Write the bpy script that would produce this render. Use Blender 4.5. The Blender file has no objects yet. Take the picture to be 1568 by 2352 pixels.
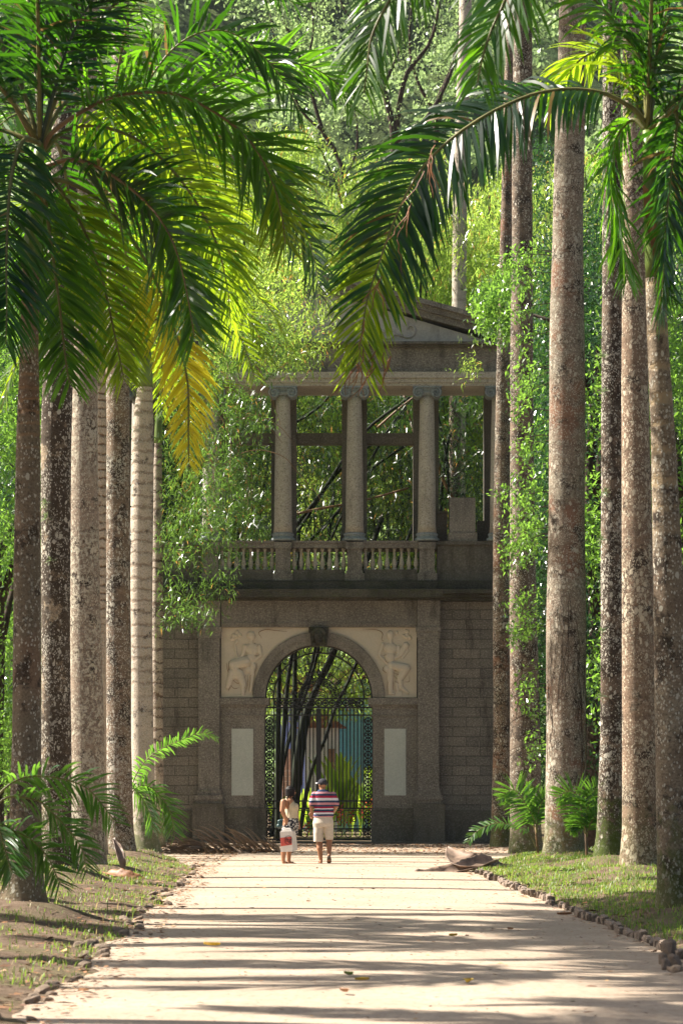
import bpy, bmesh, math, random
import numpy as np
from mathutils import Vector, Matrix, Euler
R = math.radians
scene = bpy.context.scene
COL = scene.collection

# ------------------------------------------------------------ camera
F = 6533.0; H = 1.43           # focal length in units of a 1568 px wide picture, eye height
cam_d = bpy.data.cameras.new('camera'); cam = bpy.data.objects.new('camera', cam_d); COL.objects.link(cam)
cam.location = (0, 0, H); cam.rotation_euler = (R(90), 0, 0)
cam_d.sensor_fit = 'VERTICAL'; cam_d.sensor_height = 36.0; cam_d.lens = 100.0
cam_d.shift_y = 645.0/2352.0
cam_d.clip_start = 0.5; cam_d.clip_end = 3000
cam_d.dof.use_dof = True; cam_d.dof.focus_distance = 58; cam_d.dof.aperture_fstop = 5.6
scene.camera = cam
# ------------------------------------------------------------ world, sun, exposure
SUN_EL = 45.0; SUN_AZ = -75.0     # azimuth from +Y, clockwise positive: sun stands to the left and beyond
w = bpy.data.worlds.new('World'); scene.world = w; w.use_nodes = True
nt = w.node_tree; nt.nodes.clear()
sky = nt.nodes.new('ShaderNodeTexSky'); sky.sky_type = 'NISHITA'; sky.sun_disc = False
sky.dust_density = 4.0; sky.ozone_density = 0.6; sky.sun_elevation = R(SUN_EL); sky.sun_rotation = R(SUN_AZ)
bg = nt.nodes.new('ShaderNodeBackground'); bg.inputs[1].default_value = 0.05
out = nt.nodes.new('ShaderNodeOutputWorld')
nt.links.new(sky.outputs[0], bg.inputs[0]); nt.links.new(bg.outputs[0], out.inputs[0])
sd = bpy.data.lights.new('sun', 'SUN'); sd.energy = 5.0; sd.angle = R(0.5); sd.color = (1.0, 0.93, 0.83)
sun = bpy.data.objects.new('sun', sd); COL.objects.link(sun)
el, az = R(SUN_EL), R(SUN_AZ)
SUNDIR = Vector((math.sin(az)*math.cos(el), math.cos(az)*math.cos(el), math.sin(el)))
sun.rotation_euler = SUNDIR.to_track_quat('Z', 'Y').to_euler()
scene.view_settings.view_transform = 'Standard'; scene.view_settings.look = 'None'
scene.view_settings.exposure = 1.5; scene.view_settings.gamma = 1.0
scene.cycles.max_bounces = 8; scene.cycles.diffuse_bounces = 3; scene.cycles.transmission_bounces = 4
scene.cycles.volume_bounces = 0

# ------------------------------------------------------------ helpers
def P(x, y, Y): return Vector(((x-784)/F*Y, Y, H+(1821-y)/F*Y))
def gx(x, Y): return (x-784)/F*Y
def link(o): COL.objects.link(o); return o
def tag(o, label=None, cat=None, group=None, kind=None):
    if label: o['label'] = label
    if cat: o['category'] = cat
    if group: o['group'] = group
    if kind: o['kind'] = kind
    return o
def empty(name, loc, label, cat, group=None):
    o = bpy.data.objects.new(name, None); o.location = loc; o.empty_display_size = .2
    link(o); tag(o, label, cat, group); return o
WORLD = {}
def wmat(o):
    m = Matrix.LocRotScale(o.location, o.rotation_euler, o.scale)
    return (wmat(o.parent) @ m) if o.parent else m
def obj(name, me, mats, parent=None, local=False):
    """link a mesh as one object; vertices are world coordinates unless local"""
    o = bpy.data.objects.new(name, me)
    if not isinstance(mats, (list, tuple)): mats = [mats]
    if len(me.materials) == 0:
        for m in mats: me.materials.append(m)
    link(o)
    if parent is not None:
        o.parent = parent
        if not local:
            mi = wmat(parent).inverted()
            loc, rot, sc = mi.decompose()
            o.location = loc; o.rotation_euler = rot.to_euler(); o.scale = sc
    return o
class MB:
    def __init__(s): s.v = []; s.f = []; s.m = []; s.sm = []
    def add(s, vs, fs, mi=0, smooth=False):
        n = len(s.v); s.v.extend([tuple(v) for v in vs])
        for f in fs: s.f.append([i+n for i in f]); s.m.append(mi); s.sm.append(smooth)
        return s
    def box(s, x0, x1, y0, y1, z0, z1, mi=0):
        if x1 < x0: x0, x1 = x1, x0
        if z1 < z0: z0, z1 = z1, z0
        vs = [(x0,y0,z0),(x1,y0,z0),(x1,y1,z0),(x0,y1,z0),(x0,y0,z1),(x1,y0,z1),(x1,y1,z1),(x0,y1,z1)]
        return s.add(vs, [(0,3,2,1),(4,5,6,7),(0,1,5,4),(1,2,6,5),(2,3,7,6),(3,0,4,7)], mi)
    def tube(s, pts, rad, n=8, mi=0, cap=True, smooth=True):
        pts = [Vector(p) for p in pts]
        if not hasattr(rad, '__len__'): rad = [rad]*len(pts)
        ref = None; vs = []; fs = []
        for i, p in enumerate(pts):
            t = (pts[min(i+1, len(pts)-1)]-pts[max(i-1, 0)])
            t = t.normalized() if t.length > 1e-9 else Vector((0,0,1))
            if ref is None:
                ref = t.cross(Vector((0,1,0))) if abs(t.y) < .9 else t.cross(Vector((1,0,0)))
            ref = (ref - t*ref.dot(t)).normalized(); b = t.cross(ref)
            for k in range(n):
                a = 2*math.pi*k/n
                vs.append(p+(ref*math.cos(a)+b*math.sin(a))*rad[i])
        for i in range(len(pts)-1):
            for k in range(n):
                fs.append((i*n+k, i*n+(k+1) % n, (i+1)*n+(k+1) % n, (i+1)*n+k))
        if cap:
            fs.append(tuple(range(n))[::-1]); fs.append(tuple((len(pts)-1)*n+k for k in range(n)))
        return s.add(vs, fs, mi, smooth)
    def lathe(s, cx, cy, prof, n=16, mi=0, smooth=True):
        vs = []; fs = []
        for (r, z) in prof:
            for k in range(n):
                a = 2*math.pi*k/n; vs.append((cx+r*math.cos(a), cy+r*math.sin(a), z))
        for i in range(len(prof)-1):
            for k in range(n): fs.append((i*n+k, i*n+(k+1) % n, (i+1)*n+(k+1) % n, (i+1)*n+k))
        fs.append(tuple(range(n))[::-1]); fs.append(tuple((len(prof)-1)*n+k for k in range(n)))
        return s.add(vs, fs, mi, smooth)
    def prism(s, poly, y0, y1, mi=0):
        """polygon in (x,z) extruded along y"""
        n = len(poly); vs = [(x, y0, z) for x, z in poly]+[(x, y1, z) for x, z in poly]
        fs = [tuple(range(n)), tuple(range(2*n-1, n-1, -1))]
        for i in range(n): fs.append((i, n+i, n+(i+1) % n, (i+1) % n))
        return s.add(vs, fs, mi)
    def strip_ring(s, cx, cz, r0, r1, a0, a1, y0, y1, n=40, mi=0):
        """arch ring in the x-z plane, extruded in y"""
        vs = []; fs = []
        for i in range(n+1):
            a = a0+(a1-a0)*i/n; c, q = math.cos(a), math.sin(a)
            vs += [(cx+r0*c, y0, cz+r0*q), (cx+r1*c, y0, cz+r1*q), (cx+r1*c, y1, cz+r1*q), (cx+r0*c, y1, cz+r0*q)]
        for i in range(n):
            a = i*4; b = a+4
            for k in range(4): fs.append((a+k, a+(k+1) % 4, b+(k+1) % 4, b+k))
        fs.append((0,1,2,3)); fs.append((4*n+3,4*n+2,4*n+1,4*n))
        return s.add(vs, fs, mi)
    def mesh(s, name):
        me = bpy.data.meshes.new(name); me.from_pydata(s.v, [], s.f)
        me.polygons.foreach_set('material_index', s.m); me.polygons.foreach_set('use_smooth', s.sm)
        me.update(); return me
    def build(s, name, mats, parent=None, fixn=True):
        me = s.mesh(name)
        if fixn:
            bm = bmesh.new(); bm.from_mesh(me); bmesh.ops.recalc_face_normals(bm, faces=bm.faces); bm.to_mesh(me); bm.free()
        return obj(name, me, mats, parent)
def np_mesh(name, V, Q, smooth=False, mi=None):
    """V (n,3), Q (m,k) faces"""
    me = bpy.data.meshes.new(name); k = Q.shape[1]
    me.vertices.add(len(V)); me.vertices.foreach_set('co', np.ascontiguousarray(V, dtype=np.float32).ravel())
    me.loops.add(Q.size); me.loops.foreach_set('vertex_index', np.ascontiguousarray(Q, dtype=np.int32).ravel())
    me.polygons.add(len(Q)); me.polygons.foreach_set('loop_start', np.arange(0, Q.size, k, dtype=np.int32))
    if mi is not None: me.polygons.foreach_set('material_index', np.asarray(mi, dtype=np.int32))
    if smooth: me.polygons.foreach_set('use_smooth', np.ones(len(Q), dtype=bool))
    me.update(calc_edges=True); return me
def nrm(a): return a/np.maximum(np.linalg.norm(a, axis=-1, keepdims=True), 1e-9)
class Sines:
    """cheap smooth noise: sum of random plane waves, roughly -1..1"""
    def __init__(s, seed, freq, n=14):
        r = np.random.default_rng(seed); s.k = nrm(r.normal(size=(n, 3)))*freq*r.uniform(.6, 2.0, (n, 1)); s.p = r.uniform(0, 6.28, n)
    def __call__(s, x): return np.sin(x@s.k.T*6.2832+s.p).sum(-1)/math.sqrt(len(s.p))
def catmull(pts, n):
    pts = [Vector(p) for p in pts]; q = [pts[0]*2-pts[1]]+pts+[pts[-1]*2-pts[-2]]; o = []; m = len(pts)-1
    for i in range(n):
        u = i/(n-1)*m; k = min(int(u), m-1); t = u-k; a, b, c, d = q[k:k+4]
        o.append(.5*((2*b)+(c-a)*t+(2*a-5*b+4*c-d)*t*t+(3*b-a-3*c+d)*t**3))
    L = [0]
    for i in range(1, n): L.append(L[-1]+(o[i]-o[i-1]).length)
    return o, L

# ------------------------------------------------------------ materials
class NT:
    def __init__(s, name):
        s.m = bpy.data.materials.new(name); s.m.use_nodes = True; s.t = s.m.node_tree; s.t.nodes.clear()
        s.out = s.n('OutputMaterial')
    def n(s, typ, **kw):
        nd = s.t.nodes.new('ShaderNode'+typ)
        for k, v in kw.items():
            if k[0] == 'i' and k[1:].isdigit(): s.put(nd, int(k[1:]), v)
            else: setattr(nd, k, v)
        return nd
    def put(s, nd, i, v):
        if isinstance(v, bpy.types.NodeSocket): s.t.links.new(v, nd.inputs[i])
        elif hasattr(v, 'outputs'): s.t.links.new(v.outputs[0], nd.inputs[i])
        else:
            if isinstance(v, (tuple, list)) and len(v) == 3 and len(getattr(nd.inputs[i], 'default_value', [0]*3)) == 4: v = (*v, 1)
            nd.inputs[i].default_value = v
    def co(s, which='Object', scale=None, loc=None):
        c = s.n('TexCoord').outputs[which]
        if scale is None and loc is None: return c
        mp = s.n('Mapping'); s.put(mp, 0, c)
        if scale is not None: mp.inputs['Scale'].default_value = scale if hasattr(scale, '__len__') else (scale,)*3
        if loc is not None: mp.inputs['Location'].default_value = loc
        return mp.outputs[0]
    def noise(s, co, scale, detail=4, rough=.55, dist=0):
        nd = s.n('TexNoise'); s.put(nd, 'Vector', co) if False else s.t.links.new(co, nd.inputs['Vector'])
        nd.inputs['Scale'].default_value = scale; nd.inputs['Detail'].default_value = detail
        nd.inputs['Roughness'].default_value = rough; nd.inputs['Distortion'].default_value = dist
        return nd.outputs['Fac']
    def voro(s, co, scale, feature='F1', rnd=1.0):
        nd = s.n('TexVoronoi'); nd.feature = feature; s.t.links.new(co, nd.inputs['Vector']); nd.inputs['Scale'].default_value = scale
        nd.inputs['Randomness'].default_value = rnd
        return nd
    def ramp(s, fac, a, b, lo=(0,0,0), hi=(1,1,1)):
        nd = s.n('ValToRGB'); s.t.links.new(fac, nd.inputs[0]); e = nd.color_ramp.elements
        e[0].position = a; e[0].color = (*lo, 1); e[1].position = b; e[1].color = (*hi, 1); return nd.outputs[0]
    def rng(s, v, a, b, c=0., d=1.):
        nd = s.n('MapRange'); s.put(nd, 0, v); nd.inputs[1].default_value = a; nd.inputs[2].default_value = b
        nd.inputs[3].default_value = c; nd.inputs[4].default_value = d; return nd.outputs[0]
    def math(s, op, a, b=None, clamp=False):
        nd = s.n('Math'); nd.operation = op; nd.use_clamp = clamp; s.put(nd, 0, a)
        if b is not None: s.put(nd, 1, b)
        return nd.outputs[0]
    def mix(s, f, a, b, blend='MIX'):
        nd = s.n('Mix'); nd.data_type = 'RGBA'; nd.blend_type = blend; s.put(nd, 0, f)
        for i, v in ((6, a), (7, b)):
            if isinstance(v, bpy.types.NodeSocket): s.t.links.new(v, nd.inputs[i])
            else: nd.inputs[i].default_value = (*v[:3], 1)
        return nd.outputs[2]
    def bump(s, h, strength=.5, dist=.02):
        nd = s.n('Bump'); s.t.links.new(h, nd.inputs['Height']); nd.inputs['Strength'].default_value = strength
        nd.inputs['Distance'].default_value = dist; return nd.outputs[0]
    def pbr(s, col, rough=.8, normal=None, spec=.5, metal=0, **kw):
        nd = s.n('BsdfPrincipled'); s.put(nd, 0, col); s.put(nd, 'Roughness', rough) if False else None
        if isinstance(rough, bpy.types.NodeSocket): s.t.links.new(rough, nd.inputs['Roughness'])
        else: nd.inputs['Roughness'].default_value = rough
        nd.inputs['Specular IOR Level'].default_value = spec; nd.inputs['Metallic'].default_value = metal
        if normal is not None: s.t.links.new(normal, nd.inputs['Normal'])
        return nd
    def done(s, sh):
        s.t.links.new(sh.outputs[0] if hasattr(sh, 'outputs') else sh, s.out.inputs[0]); return s.m
def plain(name, col, rough=.7, var=.15, scale=8, spec=.4, metal=0, bump=.0):
    n = NT(name); c = n.co(); f = n.noise(c, scale, 5)
    hi = tuple(min(1, x*(1+var)) for x in col); lo = tuple(x*(1-var) for x in col)
    cc = n.ramp(f, .35, .65, lo, hi)
    return n.done(n.pbr(cc, rough, n.bump(f, bump, .01) if bump else None, spec, metal))
def leaf_mat(name, dark, light, trans, amt=.4, rough=.4, spec=.5, tips=None, dead=None, deadamt=.04, clump=.35):
    """thin leaf: glossy front, light let through; each leaf a little different"""
    n = NT(name); g = n.n('NewGeometry'); r = g.outputs['Random Per Island']
    co = n.co('Object'); big = n.noise(co, clump, 2)
    f = n.math('ADD', n.math('MULTIPLY', r, .65), n.math('MULTIPLY', n.rng(big, .35, .65), .35))
    c = n.mix(f, dark, light); t = n.mix(f, tuple(x*.7 for x in trans), tuple(min(1, x*1.25) for x in trans))
    if dead is not None:
        r2 = n.math('FRACT', n.math('MULTIPLY', r, 37.7))
        k = n.math('LESS_THAN', r2, deadamt); c = n.mix(k, c, dead); t = n.mix(k, t, tuple(min(1, x*1.6) for x in dead))
    p = n.pbr(c, rough, None, spec); tr = n.n('BsdfTranslucent'); n.put(tr, 0, t)
    mx = n.n('MixShader'); mx.inputs[0].default_value = amt
    n.t.links.new(p.outputs[0], mx.inputs[1]); n.t.links.new(tr.outputs[0], mx.inputs[2])
    return n.done(mx)
def bark(name, base, alt, lich=.5, lichcol=(.62,.58,.48), dark=.45, darkcol=(.035,.025,.018), moss=.3, ring=.3, ringgap=.42,
         ringcol=(.07,.045,.03), ringz=(0,99), seed=0, spots=.5, red=0., crk=0.):
    def tan(c):
        l = .35*c[0]+.5*c[1]+.15*c[2]; return tuple(1.18*(.45*a+.55*b) for a, b in zip(c, (l*1.22, l*1.0, l*.74)))
    base = tan(base); alt = tan(alt); lichcol = tuple(x*1.05 for x in lichcol)
    n = NT(name); co = n.co('Object', None, (seed*7.3, seed*3.1, seed*1.7)); raw = n.co('Object')
    sp = n.n('SeparateXYZ'); n.t.links.new(raw, sp.inputs[0]); z = sp.outputs[2]
    warp = n.noise(co, 6, 3)
    b1 = n.noise(co, 1.6, 6, .65); b2 = n.noise(co, 7, 6, .7); fine = n.noise(co, 38, 4, .7)
    c = n.mix(n.rng(b1, .38, .62), base, alt)
    c = n.mix(n.math('MULTIPLY', n.rng(fine, .45, .62), .7), c, tuple(x*.38 for x in base))
    if red: c = n.mix(n.math('MULTIPLY', n.rng(n.noise(co, 1.1, 3), .52, .6), red), c, (.25, .105, .055))
    if ring:
        zz = n.math('ADD', n.math('DIVIDE', z, ringgap), n.math('MULTIPLY', warp, .75)); zz = n.math('ADD', zz, n.math('MULTIPLY', n.noise(n.co('Object', (.05, .05, 1), (0, 0, seed)), .9, 2), 2.2))
        fr = n.math('FRACT', zz); band = n.rng(n.math('ABSOLUTE', n.math('SUBTRACT', fr, .5)), .30, .44)
        band = n.math('MULTIPLY', band, n.rng(b2, .3, .5))
        inz = n.math('MULTIPLY', n.rng(z, ringz[0]-.4, ringz[0]+.4), n.rng(z, ringz[1]+.4, ringz[1]-.4))
        band = n.math('MULTIPLY', n.math('MULTIPLY', band, inz), ring); c = n.mix(band, c, ringcol)
    # dark crust in ragged patches
    dk = n.math('MULTIPLY', n.rng(n.noise(co, 2.6, 8, .75), .60-dark*.2, .66-dark*.2), .85)
    c = n.mix(dk, c, darkcol)
    # pale crust lichen: ragged patches and round spots
    l1 = n.rng(n.noise(co, 15, 8, .78), .62-lich*.15, .65-lich*.15); l1 = n.math('MULTIPLY', l1, n.rng(n.noise(co, 1.3, 3), .58-lich*.25, .66-lich*.1))
    cw = n.n('VectorMath'); cw.operation = 'ADD'; n.t.links.new(co, cw.inputs[0])
    wn = n.n('TexNoise'); wn.inputs['Scale'].default_value = 14; n.t.links.new(co, wn.inputs['Vector'])
    ws = n.n('VectorMath'); ws.operation = 'SCALE'; ws.inputs['Scale'].default_value = .05; n.t.links.new(wn.outputs['Color'], ws.inputs[0])
    n.t.links.new(ws.outputs[0], cw.inputs[1])
    cs = n.n('VectorMath'); cs.operation = 'MULTIPLY'; cs.inputs[1].default_value = (1, 1, .6); n.t.links.new(cw.outputs[0], cs.inputs[0])
    v = n.voro(cs.outputs[0], 13); thr = n.rng(n.noise(co, 1.7, 2), .3, .7, .16, .50)
    s1 = n.math('LESS_THAN', v.outputs['Distance'], n.math('MULTIPLY', thr, .4+spots*.65))
    sr = n.n('SeparateColor'); n.t.links.new(v.outputs['Color'], sr.inputs[0]); s1 = n.math('MULTIPLY', s1, n.math('LESS_THAN', sr.outputs[0], n.rng(n.noise(co, .9, 3, .6), .38, .62, .04, .25+spots*.7)))
    v2 = n.voro(cs.outputs[0], 42); sr2 = n.n('SeparateColor'); n.t.links.new(v2.outputs['Color'], sr2.inputs[0])
    s2 = n.math('MULTIPLY', n.math('LESS_THAN', v2.outputs['Distance'], .40), n.math('LESS_THAN', sr2.outputs[1], n.rng(n.noise(co, 1.4, 3, .6), .36, .58, .08, .25+spots*.6)))
    lm = n.math('MAXIMUM', n.math('MAXIMUM', l1, s1), s2)
    c = n.mix(n.math('MULTIPLY', lm, .85), c, n.mix(b2, lichcol, tuple(x*.72 for x in lichcol)))
    if moss:
        mz = n.rng(z, 1.6, .1); mm = n.math('MULTIPLY', n.rng(n.math('ADD', b2, n.math('MULTIPLY', mz, .35)), .62, .8), moss)
        c = n.mix(mm, c, (.07, .10, .015))
    h = n.math('ADD', n.math('MULTIPLY', b2, .5), n.math('ADD', n.math('MULTIPLY', fine, .35), n.math('MULTIPLY', lm, .25)))
    if ring: h = n.math('SUBTRACT', h, n.math('MULTIPLY', band, .5))
    return n.done(n.pbr(c, .88, n.bump(h, 1.0, .035), .25))
def stone(name, a, b, speck=(.08,.07,.06), pale=(.42,.38,.33), stain=.4, staincol=(.03,.028,.02), brick=None, scale=1., moss=0., topdirt=None):
    n = NT(name); co = n.co('Object'); b1 = n.noise(co, .8*scale, 5, .6); g1 = n.noise(co, 26*scale, 3, .7); g2 = n.noise(co, 11*scale, 5, .75)
    c = n.mix(n.rng(b1, .35, .65), a, b)
    c = n.mix(n.math('MULTIPLY', n.rng(g1, .52, .62), .55), c, pale); c = n.mix(n.math('MULTIPLY', n.rng(g1, .45, .37), .6), c, speck)
    c = n.mix(n.math('MULTIPLY', n.rng(g2, .5, .68), .35), c, speck)
    sc = n.co('Object', (1.2, 1.2, .25)); st = n.rng(n.noise(sc, 1.3, 7, .7), .66-stain*.25, .82-stain*.2)
    c = n.mix(n.math('MULTIPLY', st, .8), c, staincol); h = n.math('ADD', n.math('MULTIPLY', g1, .5), n.math('MULTIPLY', g2, .6))
    if moss: c = n.mix(n.math('MULTIPLY', n.rng(n.noise(co, 3, 6, .7), .5, .62), moss), c, (.06, .075, .02))
    if brick:
        bw, bh = brick; bt = n.n('TexBrick'); sp = n.n('SeparateXYZ'); n.t.links.new(co, sp.inputs[0]); cb = n.n('CombineXYZ')
        n.t.links.new(sp.outputs[0], cb.inputs[0]); n.t.links.new(sp.outputs[2], cb.inputs[1]); n.t.links.new(cb.outputs[0], bt.inputs['Vector'])
        bt.inputs['Scale'].default_value = 1; bt.inputs['Brick Width'].default_value = bw; bt.inputs['Row Height'].default_value = bh
        bt.inputs['Mortar Size'].default_value = .014; bt.inputs['Mortar Smooth'].default_value = .35
        bt.inputs['Color1'].default_value = (.82,.82,.82,1); bt.inputs['Color2'].default_value = (1.12,1.08,1.05,1); bt.inputs['Mortar'].default_value = (.8,.8,.8,1)
        c = n.mix(.9, c, bt.outputs['Color'], 'MULTIPLY'); mt = bt.outputs['Fac']
        c = n.mix(n.math('MULTIPLY', mt, .32), c, (.05,.042,.034)); h = n.math('SUBTRACT', h, n.math('MULTIPLY', mt, 1.6))
    return n.done(n.pbr(c, .85, n.bump(h, .8, .02), .3))

M = {}
M['leaf'] = leaf_mat('palm_leaf', (.003,.016,.009), (.010,.042,.014), (.10,.34,.008), .31, .34, .6, dead=(.20,.13,.04), deadamt=.012, clump=.8)
M['leaf_mid'] = leaf_mat('palm_leaf_fresh_backlit', (.010,.040,.010), (.028,.085,.014), (.20,.50,.015), .48, .34, .5, clump=.8)  # fresh leaf; on the big left fronds its lime stands in for backlight
M['leaf_yel'] = leaf_mat('palm_leaf_yellowing', (.34,.27,.02), (.60,.50,.05), (1.0,.88,.05), .6, .45, .4, clump=2)
M['leaf_tip'] = leaf_mat('palm_leaf_tipped', (.02,.06,.01), (.06,.13,.015), (.42,.60,.02), .55, .34, .45, clump=.8)
M['leaf_dry'] = leaf_mat('dry_palm_leaf', (.16,.11,.075), (.30,.22,.16), (.25,.16,.08), .12, .55, .4)
M['rachis'] = plain('frond_stalk', (.16,.15,.05), .45, .3, 6)
M['rachis_br'] = plain('frond_stalk_brown', (.20,.12,.06), .5, .3, 6)
M['rachis_dk'] = plain('frond_stalk_dark', (.05,.07,.045), .4, .3, 6)
M['shaft'] = plain('green_crownshaft', (.13,.19,.035), .4, .35, 3, .5, 0, .2)
M['bam'] = leaf_mat('bamboo_leaf', (.045,.11,.015), (.15,.25,.03), (.52,.74,.11), .54, .26, .8, dead=(.45,.25,.06), deadamt=.05, clump=.5)
M['bam_dk'] = leaf_mat('bamboo_leaf_shaded', (.018,.06,.012), (.05,.11,.02), (.20,.38,.05), .42, .25, .8, dead=(.35,.2,.05), deadamt=.03, clump=.5)  # darker copy of the bamboo leaf, shade on the front sprays painted in
M['bam_shade'] = leaf_mat('bamboo_leaf_deep_shade', (.006,.024,.008), (.026,.065,.014), (.08,.17,.02), .3, .3, .7, dead=(.35,.2,.05), deadamt=.03, clump=.5)  # canopy shade over the thicket put into the leaf colour
M['leaf_young'] = leaf_mat('young_palm_leaf', (.018,.07,.02), (.05,.13,.03), (.22,.48,.04), .42, .3, .6, clump=2)
M['marble_dirt'] = plain('brown_dirt_in_carving', (.26,.17,.10), .9, .35, 30)
M['broad'] = leaf_mat('broad_leaf', (.014,.055,.012), (.07,.16,.025), (.32,.60,.07), .46, .22, .9, clump=.5)
M['broad_dk'] = leaf_mat('broad_leaf_dark', (.01,.04,.018), (.03,.09,.03), (.07,.2,.03), .3, .25, .8, clump=.6)
M['forest'] = leaf_mat('forest_leaf', (.09,.15,.05), (.24,.33,.13), (.42,.60,.22), .42, .35, .6, clump=.06)
M['culm'] = plain('bamboo_culm_dark', (.018,.024,.014), .8, .5, 2, .2)
M['culm_y'] = plain('bamboo_culm_brown', (.19,.11,.05), .5, .4, 2, .4)
M['branch'] = plain('dark_branch', (.055,.04,.03), .9, .5, 8, .2, 0, .5)
M['granite'] = stone('pink_granite', (.245,.22,.19), (.16,.142,.125), stain=.5)
M['granite_dk'] = stone('dark_stained_granite', (.15,.13,.105), (.10,.09,.075), stain=.6, moss=.15, pale=(.25,.23,.2))
M['granite_ash'] = stone('granite_ashlar', (.21,.19,.165), (.135,.122,.107), stain=.5, brick=(.78,.274))
M['granite_col'] = stone('granite_column', (.48,.43,.36), (.38,.34,.285), stain=.2, pale=(.55,.5,.44), speck=(.12,.11,.1))
M['ledge'] = stone('blackened_ledge_stone', (.045,.042,.034), (.10,.09,.072), stain=.7, moss=.3, pale=(.13,.13,.10), speck=(.015,.015,.012))
M['blue'] = stone('blue_grey_bronze_capital', (.31,.34,.345), (.21,.235,.24), stain=.3, pale=(.28,.33,.35), speck=(.05,.07,.08), staincol=(.03,.04,.04))
M['marble'] = stone('cream_marble', (.62,.53,.42), (.56,.50,.42), pale=(.62,.54,.44), speck=(.54,.47,.37), stain=.08, staincol=(.38,.25,.14))
M['marble_gr'] = stone('grey_marble', (.52,.54,.50), (.42,.44,.41), pale=(.58,.59,.55), speck=(.40,.42,.39), stain=.15, staincol=(.25,.22,.18))
M['iron'] = plain('black_iron', (.012,.013,.016), .45, .4, 10, .5)
M['wood_br'] = plain('brown_leaf_sheath', (.24,.11,.05), .55, .45, 5, .4, 0, .4)
M['sheath_gr'] = plain('grey_brown_leaf_sheath', (.23,.16,.115), .5, .5, 5, .5, 0, .4)
M['rock'] = stone('edging_rock', (.32,.235,.165), (.22,.155,.105), stain=.15, moss=.1, scale=3)
M['epi'] = leaf_mat('air_plant_leaf', (.12,.17,.10), (.22,.28,.16), (.3,.4,.15), .3, .5, .4)

# ============================================================ GROUND
PC = [(2.89, 26.2), (2.40, 49.2)]
def edge_r(Y): return 2.89-(Y-26.2)*.0213+.03*math.sin(Y*1.7)
def edge_l(Y): return -1.97-(Y-19.1)*.0209+.08*math.sin(Y*.9)+.05*math.sin(Y*2.3)+.035*math.sin(Y*6.1+1)
def smooth(a, b, x):
    t = min(1, max(0, (x-a)/(b-a))); return t*t*(3-2*t)
TR = []   # trunk feet (x, y, r) for little mounds
def path_d(x, y):
    """signed distance outwards from the bare earth (positive on the verges)"""
    yr = min(y, 53.0); d = max(x-edge_r(yr), edge_l(yr)-x)
    if y > 53: # forecourt opens on both sides
        op = (y-53)*.15 if x > 0 else (y-53)*.10
        if y > 64: op += (y-64)*1.6
        d -= op
    if y > 81.5 and abs(x) > 1.9: return 3
    return d
def gh(x, y):
    d = path_d(x, y)
    h = (smooth(0, .18, d)*.07 if x > 0 else smooth(0, .5, d)*.04)+smooth(.2, 1.8, d)*.10
    if d > .1:
        h += .03*math.sin(x*2.1+y*.7)*smooth(.2, 1, d)+.02*math.sin(x*5.3-y*3.1)*smooth(.2, 1, d)
        for tx, ty, tr in TR:
            q = math.hypot((x-tx), (y-ty)*.8)
            if q < 1.6: h += .12*(1-smooth(tr*.6, tr+.75, q))*smooth(.1, .5, d)
    return h if d > 0 else -.012
TRUNKS_L = [('T1', 31.2, .17), ('T2', 43.5, .26), ('T3', 48.2, .30), ('T3b', 53.0, .12), ('T4', 60, .26), ('T5', 63, .25), ('T6', 75, .15)]
feet = {'T1': (52, 31.2), 'T2': (140, 43.5), 'T3': (201, 48.2), 'T3b': (233, 56), 'T4': (277, 60), 'T5': (338, 63.6), 'T6': (364, 75),
        'Ra': (1150, 74.7), 'Rb': (1207, 66.5), 'Rc': (1298, 57), 'Rd': (1400, 50.5), 'Re': (1466, 44.3), 'Rf': (1548, 30.6)}
for k, (px, Y) in feet.items(): TR.append((gx(px, Y), Y, .35))
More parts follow.
